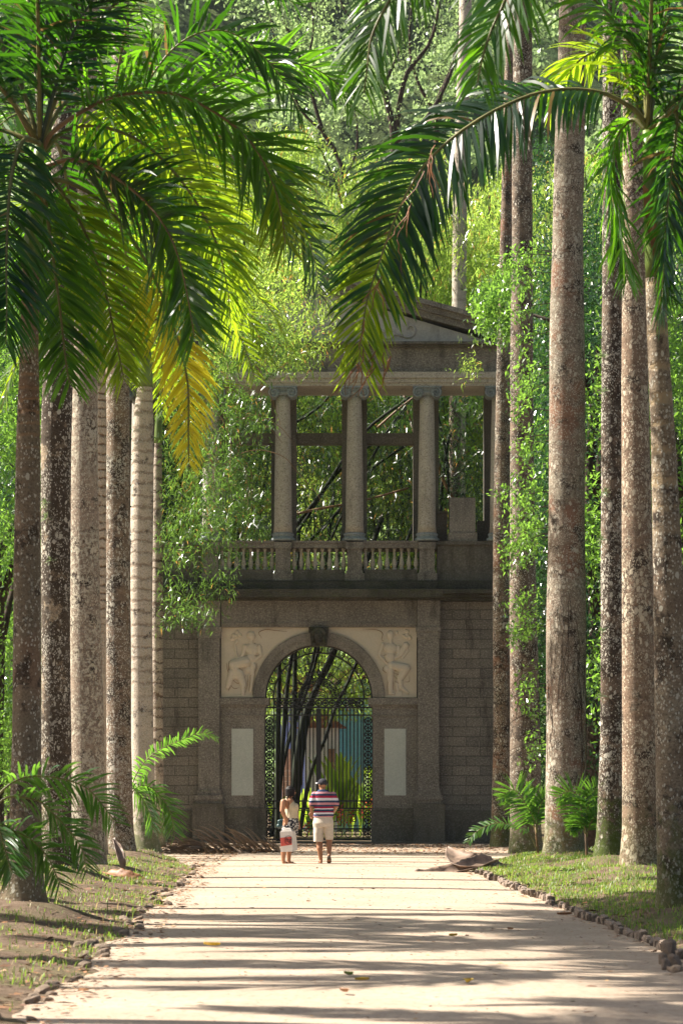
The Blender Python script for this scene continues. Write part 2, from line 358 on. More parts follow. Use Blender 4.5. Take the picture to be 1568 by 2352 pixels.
def build_ground():
    xs = sorted(set([-400,-200,-90,-45,-25,-16,-12,-9]+[round(-7+.14*i, 3) for i in range(26)]+[round(-3.4+.045*i, 3) for i in range(160)]+[round(3.8+.14*i, 3) for i in range(24)]+[8,9.5,12,16,25,45,90,200,400]))
    ys = sorted(set([-60,-30,-5,5,10]+[round(14+.16*i, 3) for i in range(int(68/.16))]+[82.5,84,86,88,90,93,96,100,110,125,150,200,260,400,900]))
    V = np.array([[x, y, (gh(x, y) if y < 82 else .0)] for y in ys for x in xs]); nx = len(xs)
    Q = np.array([[j*nx+i, j*nx+i+1, (j+1)*nx+i+1, (j+1)*nx+i] for j in range(len(ys)-1) for i in range(nx-1)])
    me = np_mesh('ground', V, Q, True)
    n = NT('soil_and_turf'); co = n.co('Object'); a = n.noise(co, 1.1, 6, .65); b = n.noise(co, 9, 5, .7); f = n.noise(co, 60, 3, .7)
    c = n.mix(n.rng(b, .35, .65), (.15,.105,.07), (.235,.17,.12)); c = n.mix(n.math('MULTIPLY', n.rng(f, .45, .6), .4), c, (.08,.055,.035))
    sp = n.n('SeparateXYZ'); n.t.links.new(co, sp.inputs[0]); right = n.rng(sp.outputs[0], -1, 1, .25, .7)
    c = n.mix(n.math('MULTIPLY', n.rng(a, .47, .6), right), c, (.11,.15,.035)); lt = n.rng(n.noise(co, 3.1, 5, .7), .5, .62); c = n.mix(n.math('MULTIPLY', lt, .6), c, (.085,.055,.035))
    obj('ground', me, n.done(n.pbr(c, .95, n.bump(n.math('ADD', b, f), .8, .03), .15)))['kind'] = 'structure'
    # bare earth path, a sheet just above
    V = []; Q = []; ys = [14+.25*i for i in range(int((81.3-14)/.25)+1)]; NX = 24
    for y in ys:
        # find extents where path_d<0
        yr = min(y, 53.0); l = edge_l(yr); r = edge_r(yr)
        if y > 53:
            opr = (y-53)*.15+max(0, y-64)*1.6; opl = (y-53)*.10+max(0, y-64)*1.6
            l -= opl; r += opr
        l -= .04; r += .02
        for i in range(NX+1):
            x = l+(r-l)*i/NX; e = min(i, NX-i)/NX
            V.append((x, y, .004+.012*smooth(0, .3, e)+.006*math.sin(x*1.3+y*.6)*smooth(0,.2,e)))
    for j in range(len(ys)-1):
        for i in range(NX): Q.append([j*(NX+1)+i, j*(NX+1)+i+1, (j+1)*(NX+1)+i+1, (j+1)*(NX+1)+i])
    me = np_mesh('path', np.array(V), np.array(Q), True)
    n = NT('pale_earth'); co = n.co('Object'); a = n.noise(co, .7, 6, .6); b = n.noise(co, 6, 6, .7); f = n.noise(co, 70, 3, .7); st = n.noise(n.co('Object', (3, 1, 1)), 5, 6, .7)
    c = n.mix(n.rng(a, .35, .65), (.37,.29,.215), (.46,.37,.28)); c = n.mix(n.math('MULTIPLY', n.rng(st, .48, .66), .65), c, (.29,.21,.15))
    c = n.mix(n.math('MULTIPLY', n.rng(f, .55, .68), .5), c, (.28,.20,.15)); c = n.mix(n.math('MULTIPLY', n.rng(f, .40, .30), .4), c, (.66,.56,.46))
    obj('path', me, n.done(n.pbr(c, .9, n.bump(n.math('ADD', n.math('MULTIPLY', b, .5), f), .5, .015), .2)))['kind'] = 'structure'
build_ground()

def grass_blades():
    rng = np.random.default_rng(5); N = 150000
    s = Sines(11, .9); s2 = Sines(12, .25)
    x = np.where(rng.random(N) < .55, rng.uniform(2.2, 6.5, N), rng.uniform(-6.5, -1.9, N)); y = 17+(rng.random(N)**.8)*62
    p = np.stack([x, y, 0*x], 1); dens = s(p)*.6+s2(p)*.6+np.where(x > 0, .7, -.12)
    keep = dens+rng.normal(0, .35, N) > 0; x, y = x[keep], y[keep]
    d = np.array([path_d(a, b) for a, b in zip(x, y)]); k = d > .04; x, y, d = x[k], y[k], d[k]
    z = np.array([gh(a, b) for a, b in zip(x, y)])-.005; n = len(x)
    h = rng.uniform(.025, .075, n)*np.where(rng.random(n) < .04, 2, 1); a = rng.uniform(0, 6.28, n)
    lean = rng.uniform(.1, .9, n)*h; wd = rng.uniform(.003, .007, n)
    base = np.stack([x, y, z], 1); dr = np.stack([np.cos(a), np.sin(a), 0*a], 1); sd = np.stack([-np.sin(a), np.cos(a), 0*a], 1)
    mid = base+dr*(lean*.35)[:, None]+np.array([0, 0, 1])*(h*.65)[:, None]
    tip = base+dr*lean[:, None]+np.array([0, 0, 1])*(h*.95)[:, None]
    V = np.stack([base-sd*wd[:, None], base+sd*wd[:, None], mid+sd*(wd*.8)[:, None], mid-sd*(wd*.8)[:, None], tip], 1).reshape(-1, 3)
    i = np.arange(n)[:, None]*5
    T = np.concatenate([i+np.array([[0, 1, 2]]), i+np.array([[0, 2, 3]]), i+np.array([[3, 2, 4]])])
    m = leaf_mat('grass_blade', (.05,.12,.015), (.16,.27,.045), (.36,.55,.06), .4, .45, .4, dead=(.35,.28,.12), deadamt=.15, clump=1)
    tag(obj('grass', np_mesh('grass', V, T), m), 'short green grass on the verges beside the path', 'grass', kind='stuff')
grass_blades()

def litter():
    rng = np.random.default_rng(8)
    def many(N, reg, smin, smax, seed):
        x, y = reg(N); z = np.array([max(gh(a, b), .012) for a, b in zip(x, y)])+.008
        a = rng.uniform(0, 6.28, N); L = rng.uniform(smin, smax, N)*np.where(rng.random(N) < .06, 2.2, 1); W = L*rng.uniform(.15, .45, N)
        c = np.stack([x, y, z], 1); d = np.stack([np.cos(a), np.sin(a), rng.uniform(-.15, .15, N)], 1); s = np.stack([-np.sin(a), np.cos(a), rng.uniform(-.5, .5, N)], 1)
        up = np.array([0, 0, 1])*(rng.uniform(0, .35, N)*W)[:, None]
        V = np.stack([c-d*L[:, None], c+s*W[:, None]+up, c+d*L[:, None], c-s*W[:, None]+up], 1).reshape(-1, 3); V[:, 2] = np.maximum(V[:, 2], .009)
        i = np.arange(N)[:, None]*4; return V, np.concatenate([i+np.array([[0, 1, 2]]), i+np.array([[0, 2, 3]])])
    n = NT('dead_leaf'); r = n.n('NewGeometry').outputs['Random Per Island']; cr = n.n('ValToRGB'); n.t.links.new(r, cr.inputs[0])
    e = cr.color_ramp.elements; e[0].color = (.10,.05,.03,1); e[1].color = (.50,.30,.12,1); e[1].position = 1
    for p_, c_ in ((.35, (.22,.12,.07,1)), (.6, (.36,.17,.07,1)), (.8, (.30,.22,.15,1))): q = e.new(p_); q.color = c_
    m = n.done(n.pbr(cr.outputs[0], .7, None, .3))
    def path_reg(N):
        y = 17+rng.random(N)**.9*64; return rng.uniform(-3.2, 3.2, N), y
    def verge_reg(N):
        y = 17+rng.random(N)*60; l = np.array([edge_l(min(q, 53)) for q in y]); r_ = np.array([edge_r(min(q, 53)) for q in y])
        return np.where(rng.random(N) < .72, l+.35-np.abs(rng.normal(0, .9, N)), r_-.2+np.abs(rng.normal(0, .8, N))), y
    def court(N): return rng.uniform(-5.5, 5.5, N), rng.uniform(66, 79.5, N)
    parts = [many(7000, path_reg, .006, .028, 1), many(9000, verge_reg, .012, .045, 2), many(9000, court, .02, .06, 3)]
    V = []; Q = []; o = 0
    for v, q in parts: V.append(v); Q.append(q+o); o += len(v)
    tag(obj('fallen_leaves', np_mesh('fallen_leaves', np.concatenate(V), np.concatenate(Q)), m), 'small dead leaves and twigs scattered over path and verges', 'leaf litter', kind='stuff')
    # larger single leaves that lie on the path
    ye = plain('yellow_fallen_leaf', (.55,.38,.04), .5, .3, 20); br = plain('brown_fallen_leaf', (.25,.12,.05), .6, .4, 20); gr = plain('green_fallen_leaf', (.12,.2,.03), .5, .3, 20)
    for (px, py, L, mat, lab) in ((487, 2180, .10, ye, 'curled yellow and brown leaf on the shaded path near the left edge'),
            (800, 2249, .08, gr, 'green leaf flat in the middle of the sunny path'), (831, 2262, .06, ye, 'small yellow leaf beside the green one mid path'),
            (1040, 2158, .07, ye, 'yellow leaf right of centre beside the upper long shadow'), (1075, 2267, .09, ye, 'pale yellow leaf between the two low shadow bands'),
            (1171, 2142, .05, br, 'small brown leaf right of centre on the sunny path'), (1295, 2108, .09, br, 'long brown leaf lying near the right kerb'),
            (790, 2241+48, .08, br, 'dark brown leaf in the near shadow band')):
        Y = H*F/(py-1821); x = gx(px, Y); a = random.Random(px).uniform(0, 3); mb = MB(); d = Vector((math.cos(a), math.sin(a), 0)); s = Vector((-d.y, d.x, 0)); c = Vector((x, Y, .024))
        vs = []
        for i in range(7):
            t = i/6-.5; wv = L*.42*math.cos(t*3.0); z = .02+.06*t*t*4*L*3
            vs += [c+d*L*2*t+s*wv+Vector((0,0,z+wv*.5)), c+d*L*2*t+Vector((0,0,z*.5)), c+d*L*2*t-s*wv+Vector((0,0,z+wv*.4))]
        mb.add(vs, [q for i in range(6) for q in ((i*3, i*3+1, i*3+4, i*3+3), (i*3+1, i*3+2, i*3+5, i*3+4))])
        tag(mb.build('fallen_leaf', mat), lab, 'leaf', 'larger leaves fallen on the path')
litter()

# ---- kerb
def brick_mesh(seed):
    r = random.Random(seed); bm = bmesh.new(); bmesh.ops.create_cube(bm, size=1)
    for v in bm.verts: v.co = Vector((v.co.x*.075, v.co.y*.20, v.co.z*.17))
    bmesh.ops.bevel(bm, geom=bm.edges[:], offset=.014, segments=2, affect='EDGES')
    for v in bm.verts: v.co += Vector((r.uniform(-.006, .006), r.uniform(-.008, .008), r.uniform(-.008, .008)))
    me = bpy.data.meshes.new('kerb_brick'); bm.to_mesh(me); bm.free(); return me
km = stone('kerb_brick_stone', (.27,.20,.15), (.18,.13,.10), stain=.3, moss=.25, scale=3)
KB = [brick_mesh(i) for i in range(6)]
for me in KB: me.materials.append(km)
rr = random.Random(3); y = 17.2
while y < 50.5:
    L = .23+rr.uniform(-.01, .02); o = bpy.data.objects.new('kerb_brick', rr.choice(KB)); link(o)
    o.location = (edge_r(y)+.03+rr.uniform(-.025, .025), y, -.005+rr.uniform(-.025, .025)); o.rotation_euler = (rr.uniform(-.12, .12), rr.uniform(-.22, .12), rr.uniform(-.12, .12))
    o.location.z -= .05 if rr.random() < .12 else 0
    tag(o, 'small worn brown kerb brick in the row edging the right verge', 'kerb brick', 'kerb bricks along the right side of the path'); y += L
def rock_mesh(seed):
    r = random.Random(seed); bm = bmesh.new(); bmesh.ops.create_icosphere(bm, subdivisions=1, radius=.5)
    bmesh.ops.subdivide_edges(bm, edges=bm.edges[:], cuts=1); s = Sines(seed, .5)
    for v in bm.verts:
        k = 1+.22*float(s(np.array([list(v.co)]))[0]); v.co = Vector((max(-.4, min(.4, v.co.x*k)), max(-.42, min(.42, v.co.y*k)), max(-.36, min(.36, v.co.z*k))))
    me = bpy.data.meshes.new('edging_rock'); bm.to_mesh(me); bm.free(); me.materials.append(M['rock']); return me
RK = [rock_mesh(40+i) for i in range(6)]
y = 17.5; i = 0
while y < 56:
    if math.sin(y*1.3)+rr.uniform(-.9, .9) > -.5:
        s = rr.uniform(.05, .13)*(1.2 if y < 32 else 1.0); o = bpy.data.objects.new('edging_rock', rr.choice(RK)); link(o)
        o.location = (edge_l(y)-.05+rr.uniform(-.12, .09), y, s*.12); o.scale = (s, s*rr.uniform(1, 1.8), s*rr.uniform(.6, 1.1)); o.rotation_euler = (rr.uniform(-.4, .4), rr.uniform(-.4, .4), rr.uniform(0, 6))
        tag(o, 'rough brown stone in the broken row edging the left verge', 'stone', 'broken edging stones along the left side of the path')
    y += rr.uniform(.14, .42)
for (px, py, s, lab) in ((1537, 2200, .26, 'tall pale edging stone standing in the heap at the right kerb'), (1524, 2216, .17, 'brown brick lump left of the tall pale stone'), (1550, 2222, .2, 'dark broken brick right of the tall pale stone'),
        (1530, 2229, .17, 'flat brown stone in front of the tall pale stone'), (1556, 2241, .2, 'cream stone chip at the near right end of the heap'), (1540, 2238, .14, 'smallest stone in the heap at the right kerb')):
    Y = H*F/(py-1821); o = bpy.data.objects.new('edging_rock', RK[int(px) % 6]); link(o); o.location = (gx(px, Y), Y, s*.3)
    s *= .72; o.scale = (s*.9, s*.9, s*(1.25 if 'tall' in lab else .6)); o.rotation_euler = (.2, .1, px); tag(o, lab, 'stone', 'heap of broken stones at the right kerb')

# ============================================================ PALMS
def frond_arrays(ctrl, n=64, L=.85, W=.045, seed=0, droop=1.0, tw=(0, 90), S0=None, start=.12, K=6, plume=.35, ang=(70, 36), tipL=.4, gap=0., dfall=.55, ret_t=False):
    rng = np.random.default_rng(seed); M_ = 64; pts, acc = catmull(ctrl, M_); Pn = np.array([list(p) for p in pts]); acc = np.array(acc); tot = acc[-1]
    T = nrm(np.gradient(Pn, axis=0)); S = np.zeros_like(T)
    s = np.array(S0 if S0 is not None else np.cross(T[0], (0, 0, 1)), dtype=float)
    for i in range(M_):
        s = s-T[i]*np.dot(s, T[i]); s = s/np.linalg.norm(s); S[i] = s
    u = acc/tot; tws = np.radians(tw[0]+(tw[1]-tw[0])*u); Nn = nrm(np.cross(S, T)); 
    S2 = S*np.cos(tws)[:, None]+Nn*np.sin(tws)[:, None]; N2 = nrm(np.cross(S2, T))
    fl = np.where(N2[:, 2:3]*0+N2[0, 2] < 0, -1, 1); N2 = N2*fl
    t = start+(1-start)*((np.arange(n)+.5)/n); t = np.repeat(t[None], 2, 0)+rng.normal(0, .35/n, (2, n)); t = np.clip(t, 0, 1)
    side = np.array([[1.], [-1.]])*np.ones((2, n)); t = t.ravel(); side = side.ravel()
    keep = rng.random(len(t)) > gap; t = t[keep]; side = side[keep]; m = len(t)
    g = lambda A: np.stack([np.interp(t, u, A[:, k]) for k in range(3)], 1)
    p, tt, ss, nn = g(Pn), nrm(g(T)), nrm(g(S2)), nrm(g(N2))
    a = np.radians(ang[0]+(ang[1]-ang[0])*t**1.3+rng.normal(0, 5, m)); elv = rng.normal(.12, plume, m)*(1-t*.5)
    d = nrm(ss*(side*np.sin(a))[:, None]+tt*np.cos(a)[:, None]+nn*elv[:, None])
    prof = np.interp(t, [0, .15, .4, .7, .9, 1], [.45, .8, 1, .9, .6, tipL])*rng.uniform(.88, 1.08, m); ln = L*prof
    wprof = np.array([.45, 1, 1, .85, .6, .06]) if K == 6 else np.array([.5, 1, .75, .06])
    wd0 = nrm(np.cross(d, nn+rng.normal(0, .45, (m, 3)))); sta = []; q = p.copy()
    dr = droop*rng.uniform(.75, 1.25, m)*(1-dfall*t)
    for k in range(K):
        wd = nrm(wd0-d*np.sum(wd0*d, 1, keepdims=True)); ww = wd*(W*.5*wprof[k]*np.clip(prof*1.3, .5, 1))[:, None]
        sta.append(np.stack([q-ww, q+ww], 1)); stp = ln/(K-1)
        d = nrm(d+np.array([0, 0, -1.])*(dr*(.10+.16*(k+1)*6/K)*.5)[:, None]+rng.normal(0, .03, (m, 3))); q = q+d*stp[:, None]
    V = np.stack(sta, 1).reshape(-1, 3); i0 = np.arange(m)[:, None]*2*K; Q = np.concatenate([i0+np.array([[2*k, 2*k+1, 2*k+3, 2*k+2]]) for k in range(K-1)])
    if ret_t: return V, Q, pts, acc, np.tile(t+rng.normal(0, .06, m), K-1)
    return V, Q, pts, acc
def frond(parent, ctrl, mat='leaf', rmat='rachis', r0=.028, local=False, name='frond', label=None, tip=None, **kw):
    V, Q, pts, acc, tq = frond_arrays(ctrl, ret_t=True, **kw)
    o = obj(name, np_mesh('frond', V, Q, mi=None if tip is None else (tq > tip[1])), [M[mat]]+([M[tip[0]]] if tip else []), parent, local)
    mb = MB(); m = len(pts); mb.tube(pts[::2]+[pts[-1]], [r0*(1-.88*(i/(m/2))**.8)+.003 for i in range(m//2)]+[.003], 6)
    me = mb.mesh('rachis'); r = bpy.data.objects.new('rachis', me); me.materials.append(M[rmat]); link(r); r.parent = o
    if label: o['label'] = label
    return o
def pf(lst, Y0, Y1=None):
    """trace: list of picture points, depth running from Y0 to Y1"""
    Y1 = Y0 if Y1 is None else Y1; n = len(lst); return [P(a, b, Y0+(Y1-Y0)*i/(n-1)) for i, (a, b) in enumerate(lst)]
def copy_kids(src, parent):
    for ch in src.children:
        c = ch.copy(); COL.objects.link(c); c.parent = parent
PROTO = {}
def proto_frond(kind, seed, mat='leaf', n=46, L=.8, K=4):
    key = (kind, seed, mat, n); W = .05 if n < 60 else .09
    if key in PROTO: return PROTO[key]
    s = {'up': [(0,0,0),(.35,0,.9),(.9,0,1.75),(1.7,0,2.35),(2.6,0,2.4),(3.3,0,2.0)],
         'arch': [(0,0,0),(.6,0,.6),(1.4,0,.95),(2.2,0,.8),(2.9,0,.2),(3.3,0,-.6)],
         'flat': [(0,0,0),(.7,0,.25),(1.4,0,.25),(2.1,0,-.15),(2.6,0,-.8),(2.85,0,-1.6)],
         'hang': [(0,0,0),(.5,0,.0),(.95,0,-.35),(1.3,0,-1.0),(1.45,0,-1.8),(1.45,0,-2.6)]}[kind]
    V, Q, pts, acc = frond_arrays([Vector(p) for p in s], n=n, L=L, W=W, seed=seed, droop=.9, tw=(0, 25), K=K, S0=(0, 1, 0))
    me = np_mesh('frond', V, Q); me.materials.append(M[mat]); mb = MB(); m = len(pts)
    mb.tube(pts[::4]+[pts[-1]], [.03*(1-i/(m/4+1))+.004 for i in range(len(pts[::4])+1)], 5); mr = mb.mesh('rachis'); mr.materials.append(M['rachis'])
    PROTO[key] = (me, mr); return PROTO[key]
def add_proto(parent, loc, kind, az, scale=1., roll=0., mat='leaf', seed=1, n=46):
    me, mr = proto_frond(kind, seed, mat, n); o = bpy.data.objects.new('frond', me); link(o); o.parent = parent; o.location = loc
    o.rotation_euler = (roll, 0, az); o.scale = (scale,)*3
    r = bpy.data.objects.new('rachis', mr); link(r); r.parent = o; return o
def crown(parent, loc, seed, n=11, scale=1., mat='leaf', kinds=('up','arch','arch','flat','hang'), azr=(0, 6.283), nl=46):
    r = random.Random(seed)
    for i in range(n):
        az = azr[0]+(azr[1]-azr[0])*(i+r.uniform(-.3, .3))/n; add_proto(parent, loc, kinds[i % len(kinds)], az, scale*r.uniform(.85, 1.12), r.uniform(-.25, .25), mat, 1+i % 3, nl)
def trunk_mesh(prof, base, seed=0, n=28, bulge=0.):
    """prof: (picture x centre, picture y, picture width) at depth Y -> world rings, stored relative to base"""
    s = Sines(seed, .55); V = []; Q = []; m = len(prof)
    for i, (c, r) in enumerate(prof):
        a = np.arange(n)/n*6.2832; dv = np.stack([np.cos(a), np.sin(a), 0*a], 1)
        k = 1+.035*s(dv*.5+np.array([0, 0, c[2]*.35])); V.append(np.array(c)+dv*(r*k)[:, None])
    for i in range(m-1):
        for k in range(n): Q.append([i*n+k, i*n+(k+1) % n, (i+1)*n+(k+1) % n, (i+1)*n+k])
    V = np.concatenate(V)-np.array(base); return np_mesh('trunk', V, np.array(Q), True)
def palm(key, prof, mat, label, extra=None, seed=0, flare=1.0):
    """prof rows from the ground up: (x centre, y, width) in picture units"""
    px, Y = feet[key]; x0 = gx(px, Y); z0 = gh(x0, Y)-.05; base = (x0, Y, z0); e = empty('royal_palm', base, label, 'palm', 'royal palms lining the path')
    ys = np.array([p[1] for p in prof][::-1], float); xs = np.array([p[0] for p in prof][::-1], float); ws = np.array([p[2] for p in prof][::-1], float)
    ytop = ys[0]; zt = H+(1821-ytop)/F*Y; m = 70; rings = []
    for i in range(m):
        z = z0+(zt-z0)*(i/(m-1))**1.15; py = 1821-(z-H)*F/Y; c = np.interp(py, ys, xs); wd = np.interp(py, ys, ws)
        r = wd/F*Y*.5; g = max(0, 1-(z-z0)/.55); r *= 1+.35*flare*g*g
        rings.append(((gx(c, Y), Y, z), r))
    o = obj('trunk', trunk_mesh(rings, base, seed), mat, e, local=True); return e, Vector((gx(xs[0], Y)-x0, 0, zt-z0))
def shaft(parent, p0, p1, r0, r1, mat='shaft'):
    """smooth green crownshaft above the trunk, local coordinates"""
    mb = MB(); pts = [p0.lerp(p1, i/8) for i in range(9)]; rad = [r0*(1+.18*math.sin(i/8*3.14))*(1-i/8)+r1*i/8 for i in range(9)]
    mb.tube(pts, rad, 14); me = mb.mesh('crownshaft'); return obj('crownshaft', me, M[mat], parent, local=True)
B = bark
mT1 = B('bark_slender_ringed', (.22,.15,.09), (.17,.135,.085), .4, dark=.3, ring=.6, ringgap=.13, ringcol=(.36,.22,.12), ringz=(5, 12), seed=1, spots=.4, moss=.2, red=.25)
mT2 = B('bark_black_crusted', (.22,.15,.09), (.40,.30,.18), .5, dark=1.0, seed=2, spots=.7, moss=.2)
mT3 = B('bark_pale_lichened', (.34,.25,.18), (.24,.165,.125), .9, lichcol=(.66,.60,.46), dark=.3, seed=3, spots=.7, moss=.15)
mT3b = B('bark_thin_ringed', (.52,.42,.32), (.45,.36,.26), .3, dark=.1, ring=.95, ringgap=.17, ringcol=(.17,.10,.05), ringz=(4.5, 9.6), seed=4, spots=.1, moss=.1)
mT4 = B('bark_brown_speckled', (.27,.165,.10), (.20,.13,.085), .65, dark=.5, seed=5, spots=.75, moss=.1)
mT5 = B('bark_white_ringed', (.50,.44,.38), (.42,.38,.32), .4, lichcol=(.62,.58,.52), dark=.25, ring=.6, ringgap=.26, ringcol=(.17,.11,.07), ringz=(3.5, 12), seed=6, spots=.2, moss=.75)
mT6 = B('bark_grey_ringed', (.36,.31,.27), (.26,.21,.18), .3, dark=.3, ring=.9, ringgap=.30, ringcol=(.11,.07,.05), ringz=(2, 12), seed=7, spots=.2, moss=.6)
mRa = B('bark_rusty_lichened', (.23,.14,.09), (.18,.12,.08), .55, dark=.55, seed=8, spots=.6, moss=.7, red=.5)
mRb = B('bark_grey_brown', (.21,.145,.105), (.16,.115,.085), .4, dark=.5, seed=9, spots=.55, moss=.6, red=.15)
mRc = B('bark_grey_green_lichened', (.24,.155,.11), (.23,.215,.16), .6, lichcol=(.55,.50,.40), dark=.35, seed=10, spots=.85, moss=.5, red=.6)
mRd = B('bark_dark_mottled', (.20,.125,.08), (.15,.095,.065), .65, dark=.8, seed=11, spots=.7, moss=.9)
mRe = B('bark_brown_cream_mottled', (.27,.155,.09), (.20,.115,.07), .75, lichcol=(.62,.54,.40), dark=.35, seed=12, spots=.85, moss=.3)
mRf = B('bark_ringed_brown', (.19,.12,.075), (.26,.205,.13), .4, dark=.3, ring=.8, ringgap=.30, ringcol=(.40,.30,.18), ringz=(4.2, 9), seed=13, spots=.45, moss=.65)

# ---- near left palm
e1, t1 = palm('T1', [(50,2122,122),(55,2040,92),(60,1900,74),(62,1700,67),(63,1300,63),(66,1000,55),(68,800,42),(72,620,40)], mT1, 'slender ringed palm nearest on the left whose crown fills the upper left', seed=1, flare=.5)
c1 = P(92, 330, 31.2)-Vector(e1.location); shaft(e1, t1, c1, .10, .06)
UP = (0, 0, 1)
frond(e1, pf([(100,340),(125,300),(200,250),(280,217),(400,215),(500,262),(575,325),(625,415),(648,500),(655,560)], 31.2, 30.4), n=150, L=1.0, W=.037, mat='leaf_mid', tip=('leaf_tip', .8), dfall=.7, seed=21, droop=.55, tw=(0, 75), S0=(0,-1,0), start=.16, rmat='rachis_br', plume=.5)
frond(e1, pf([(98,385),(120,376),(170,366),(230,385),(300,432),(350,480),(385,530),(410,590),(430,675),(447,775)], 31.1, 30.2), n=150, L=1.0, W=.037, tip=('leaf_mid', .5), dfall=.8, seed=22, droop=.45, tw=(10, 85), S0=(0,-1,0), start=.12, rmat='rachis_br', plume=.4)
frond(e1, pf([(92,330),(55,322),(30,390),(20,475),(15,600),(16,700),(14,790)], 31.0, 29.6), n=105, L=.85, W=.04, seed=23, droop=.55, tw=(20, 85), S0=(0,-1,0), start=.1, plume=.3)
frond(e1, pf([(95,390),(104,450),(118,560),(136,690),(152,830),(160,880)], 31.5, 31.8), mat='leaf_mid', n=100, L=.8, W=.036, seed=24, droop=.6, tw=(60, 85), S0=(0,-1,0), start=.1)
frond(e1, pf([(92,335),(100,300),(130,190),(160,95),(200,20),(260,-60),(330,-120)], 31.2, 31.0), n=95, L=.85, W=.036, seed=25, droop=.25, tw=(60, 40), S0=(0,-1,0), start=.2, rmat='rachis_dk')
frond(e1, pf([(90,335),(95,220),(105,90),(114,-20),(125,-140),(150,-260)], 31.2, 31.4), n=75, L=.8, W=.036, seed=26, droop=.3, tw=(20, 40), S0=(0,-1,0), start=.4, rmat='rachis_dk', r0=.036)
frond(e1, pf([(88,335),(66,300),(38,250),(0,180),(-60,120),(-140,100),(-230,150),(-300,260)], 31.2, 31.0), n=95, L=.85, W=.036, seed=27, droop=.5, tw=(0, 60), S0=(0,-1,0), start=.2, rmat='rachis_br')
frond(e1, pf([(90,360),(40,345),(-30,370),(-110,440),(-170,560),(-200,700)], 31.3, 31.8), n=85, L=.85, W=.036, seed=28, droop=.5, tw=(0, 70), S0=(0,-1,0))
frond(e1, pf([(96,350),(150,300),(230,290),(330,330),(420,420),(490,540),(520,650),(530,740)], 31.6, 33.2), mat='leaf_tip', n=110, L=.9, W=.04, seed=29, droop=.6, tw=(10, 80), S0=(0,-1,0), start=.15)
frond(e1, pf([(96,410),(160,420),(240,470),(330,590),(395,740),(430,870),(433,1000),(434,1062)], 31.6, 32.6), mat='leaf_yel', n=120, L=.6, W=.028, gap=.2, seed=30, droop=.55, tw=(20, 86), S0=(0,-1,0), start=.42, label='yellowing frond hanging below the green ones')
frond(e1, pf([(96,400),(135,430),(190,520),(235,640),(262,760),(285,870)], 31.6, 32.4), mat='leaf_tip', n=95, L=.75, W=.036, seed=31, droop=.7, tw=(30, 86), S0=(0,-1,0))
for k, (az_, kd) in enumerate(((1.2, 'arch'), (2.2, 'arch'), (2.9, 'flat'), (-2.4, 'arch'), (-1.5, 'up'), (1.8, 'up'), (.35, 'up'), (1.5, 'flat'), (2.6, 'up'))): add_proto(e1, c1, kd, az_, .9, 0, 'leaf', 1+k % 3)
# ---- other left palms
e2, _ = palm('T2', [(143,2030,84),(130,1900,70),(129,1600,68),(130,1000,70),(150,300,62),(165,-200,56),(175,-900,50),(180,-1300,44)], mT2, 'thick dark crusted palm trunk, second from the left', seed=2, flare=.4)
e3, _ = palm('T3', [(201,2012,88),(201,1900,80),(201,1700,78),(197,1400,70),(195,1000,62),(194,500,60),(196,100,56),(198,-400,52),(200,-1000,46)], mT3, 'thick pale lichened palm trunk, third from the left', seed=3, flare=.3)
e3b, t3b = palm('T3b', [(233,1995,30),(233,1800,25),(232,1300,25),(231,950,27),(231,700,22)], mT3b, 'thin young palm with brown rings squeezed between two thick trunks', seed=4, flare=.4)
c3b = t3b+Vector((0, 0, 2.1)); shaft(e3b, t3b, c3b, .10, .06)
e4, _ = palm('T4', [(277,1990,70),(276,1900,62),(273,1700,57),(271,1300,56),(270,900,54),(274,400,46),(277,100,40),(280,-300,36),(282,-700,30)], mT4, 'brown white-speckled palm trunk, just left of the white ringed one', seed=5, flare=.4)
e5, t5 = palm('T5', [(340,1985,66),(332,1880,54),(327,1700,50),(326,1300,50),(328,1000,49),(331,930,42),(334,890,34)], mT5, 'white ringed palm trunk with mossy foot on the left row', seed=6, flare=.6)
c5 = t5+Vector((.02, 0, 1.3)); shaft(e5, t5, c5, .17, .07)
e6, t6 = palm('T6', [(364,1945,34),(363,1850,27),(362,1400,25),(363,1100,20),(364,1018,17)], mT6, 'thinnest grey ringed palm beside the gateway wall on the left', seed=7, flare=.5)
c6 = t6+Vector((.02, 0, 1.2)); shaft(e6, t6, c6, .11, .05)
crown(e3b, c3b, 5, 20, 1.2, 'leaf_mid', ('arch','up','flat','arch','hang'))
crown(e5, c5, 6, 14, 1.05, 'leaf_tip', ('up','arch','arch','flat'))
crown(e6, c6, 7, 8, .8, 'leaf_tip', ('up','arch'))
for e, r0 in ((e2, 2), (e3, 3), (e4, 4)):
    tk = e.children[0]; zt = max(v.co.z for v in tk.data.vertices); xt = np.mean([v.co.x for v in tk.data.vertices if v.co.z > zt-.1])
    shaft(e, Vector((xt, 0, zt)), Vector((xt, 0, zt+1.6)), .2, .1); crown(e, Vector((xt, 0, zt+1.6)), 10+r0, 12, 1.35)
# traced fronds of the palms behind, upper left
frond(e3b, pf([(232,420),(300,260),(390,120),(480,70),(560,90),(640,170),(690,260)], 56, 55), mat='leaf', n=70, L=1.25, W=.07, seed=33, droop=.6, tw=(0, 70), S0=(0,-1,0))
frond(e3b, pf([(232,430),(360,280),(480,200),(600,150),(700,150),(770,190),(810,250)], 56.3, 56), mat='leaf_mid', n=70, L=1.2, W=.07, seed=34, droop=.5, tw=(0, 40), S0=(0,-1,0))
frond(e3b, pf([(232,430),(420,330),(560,380),(660,470),(715,570),(735,680)], 56, 54), mat='leaf', n=70, L=1.35, W=.07, seed=35, droop=.6, tw=(0, 80), S0=(0,-1,0))

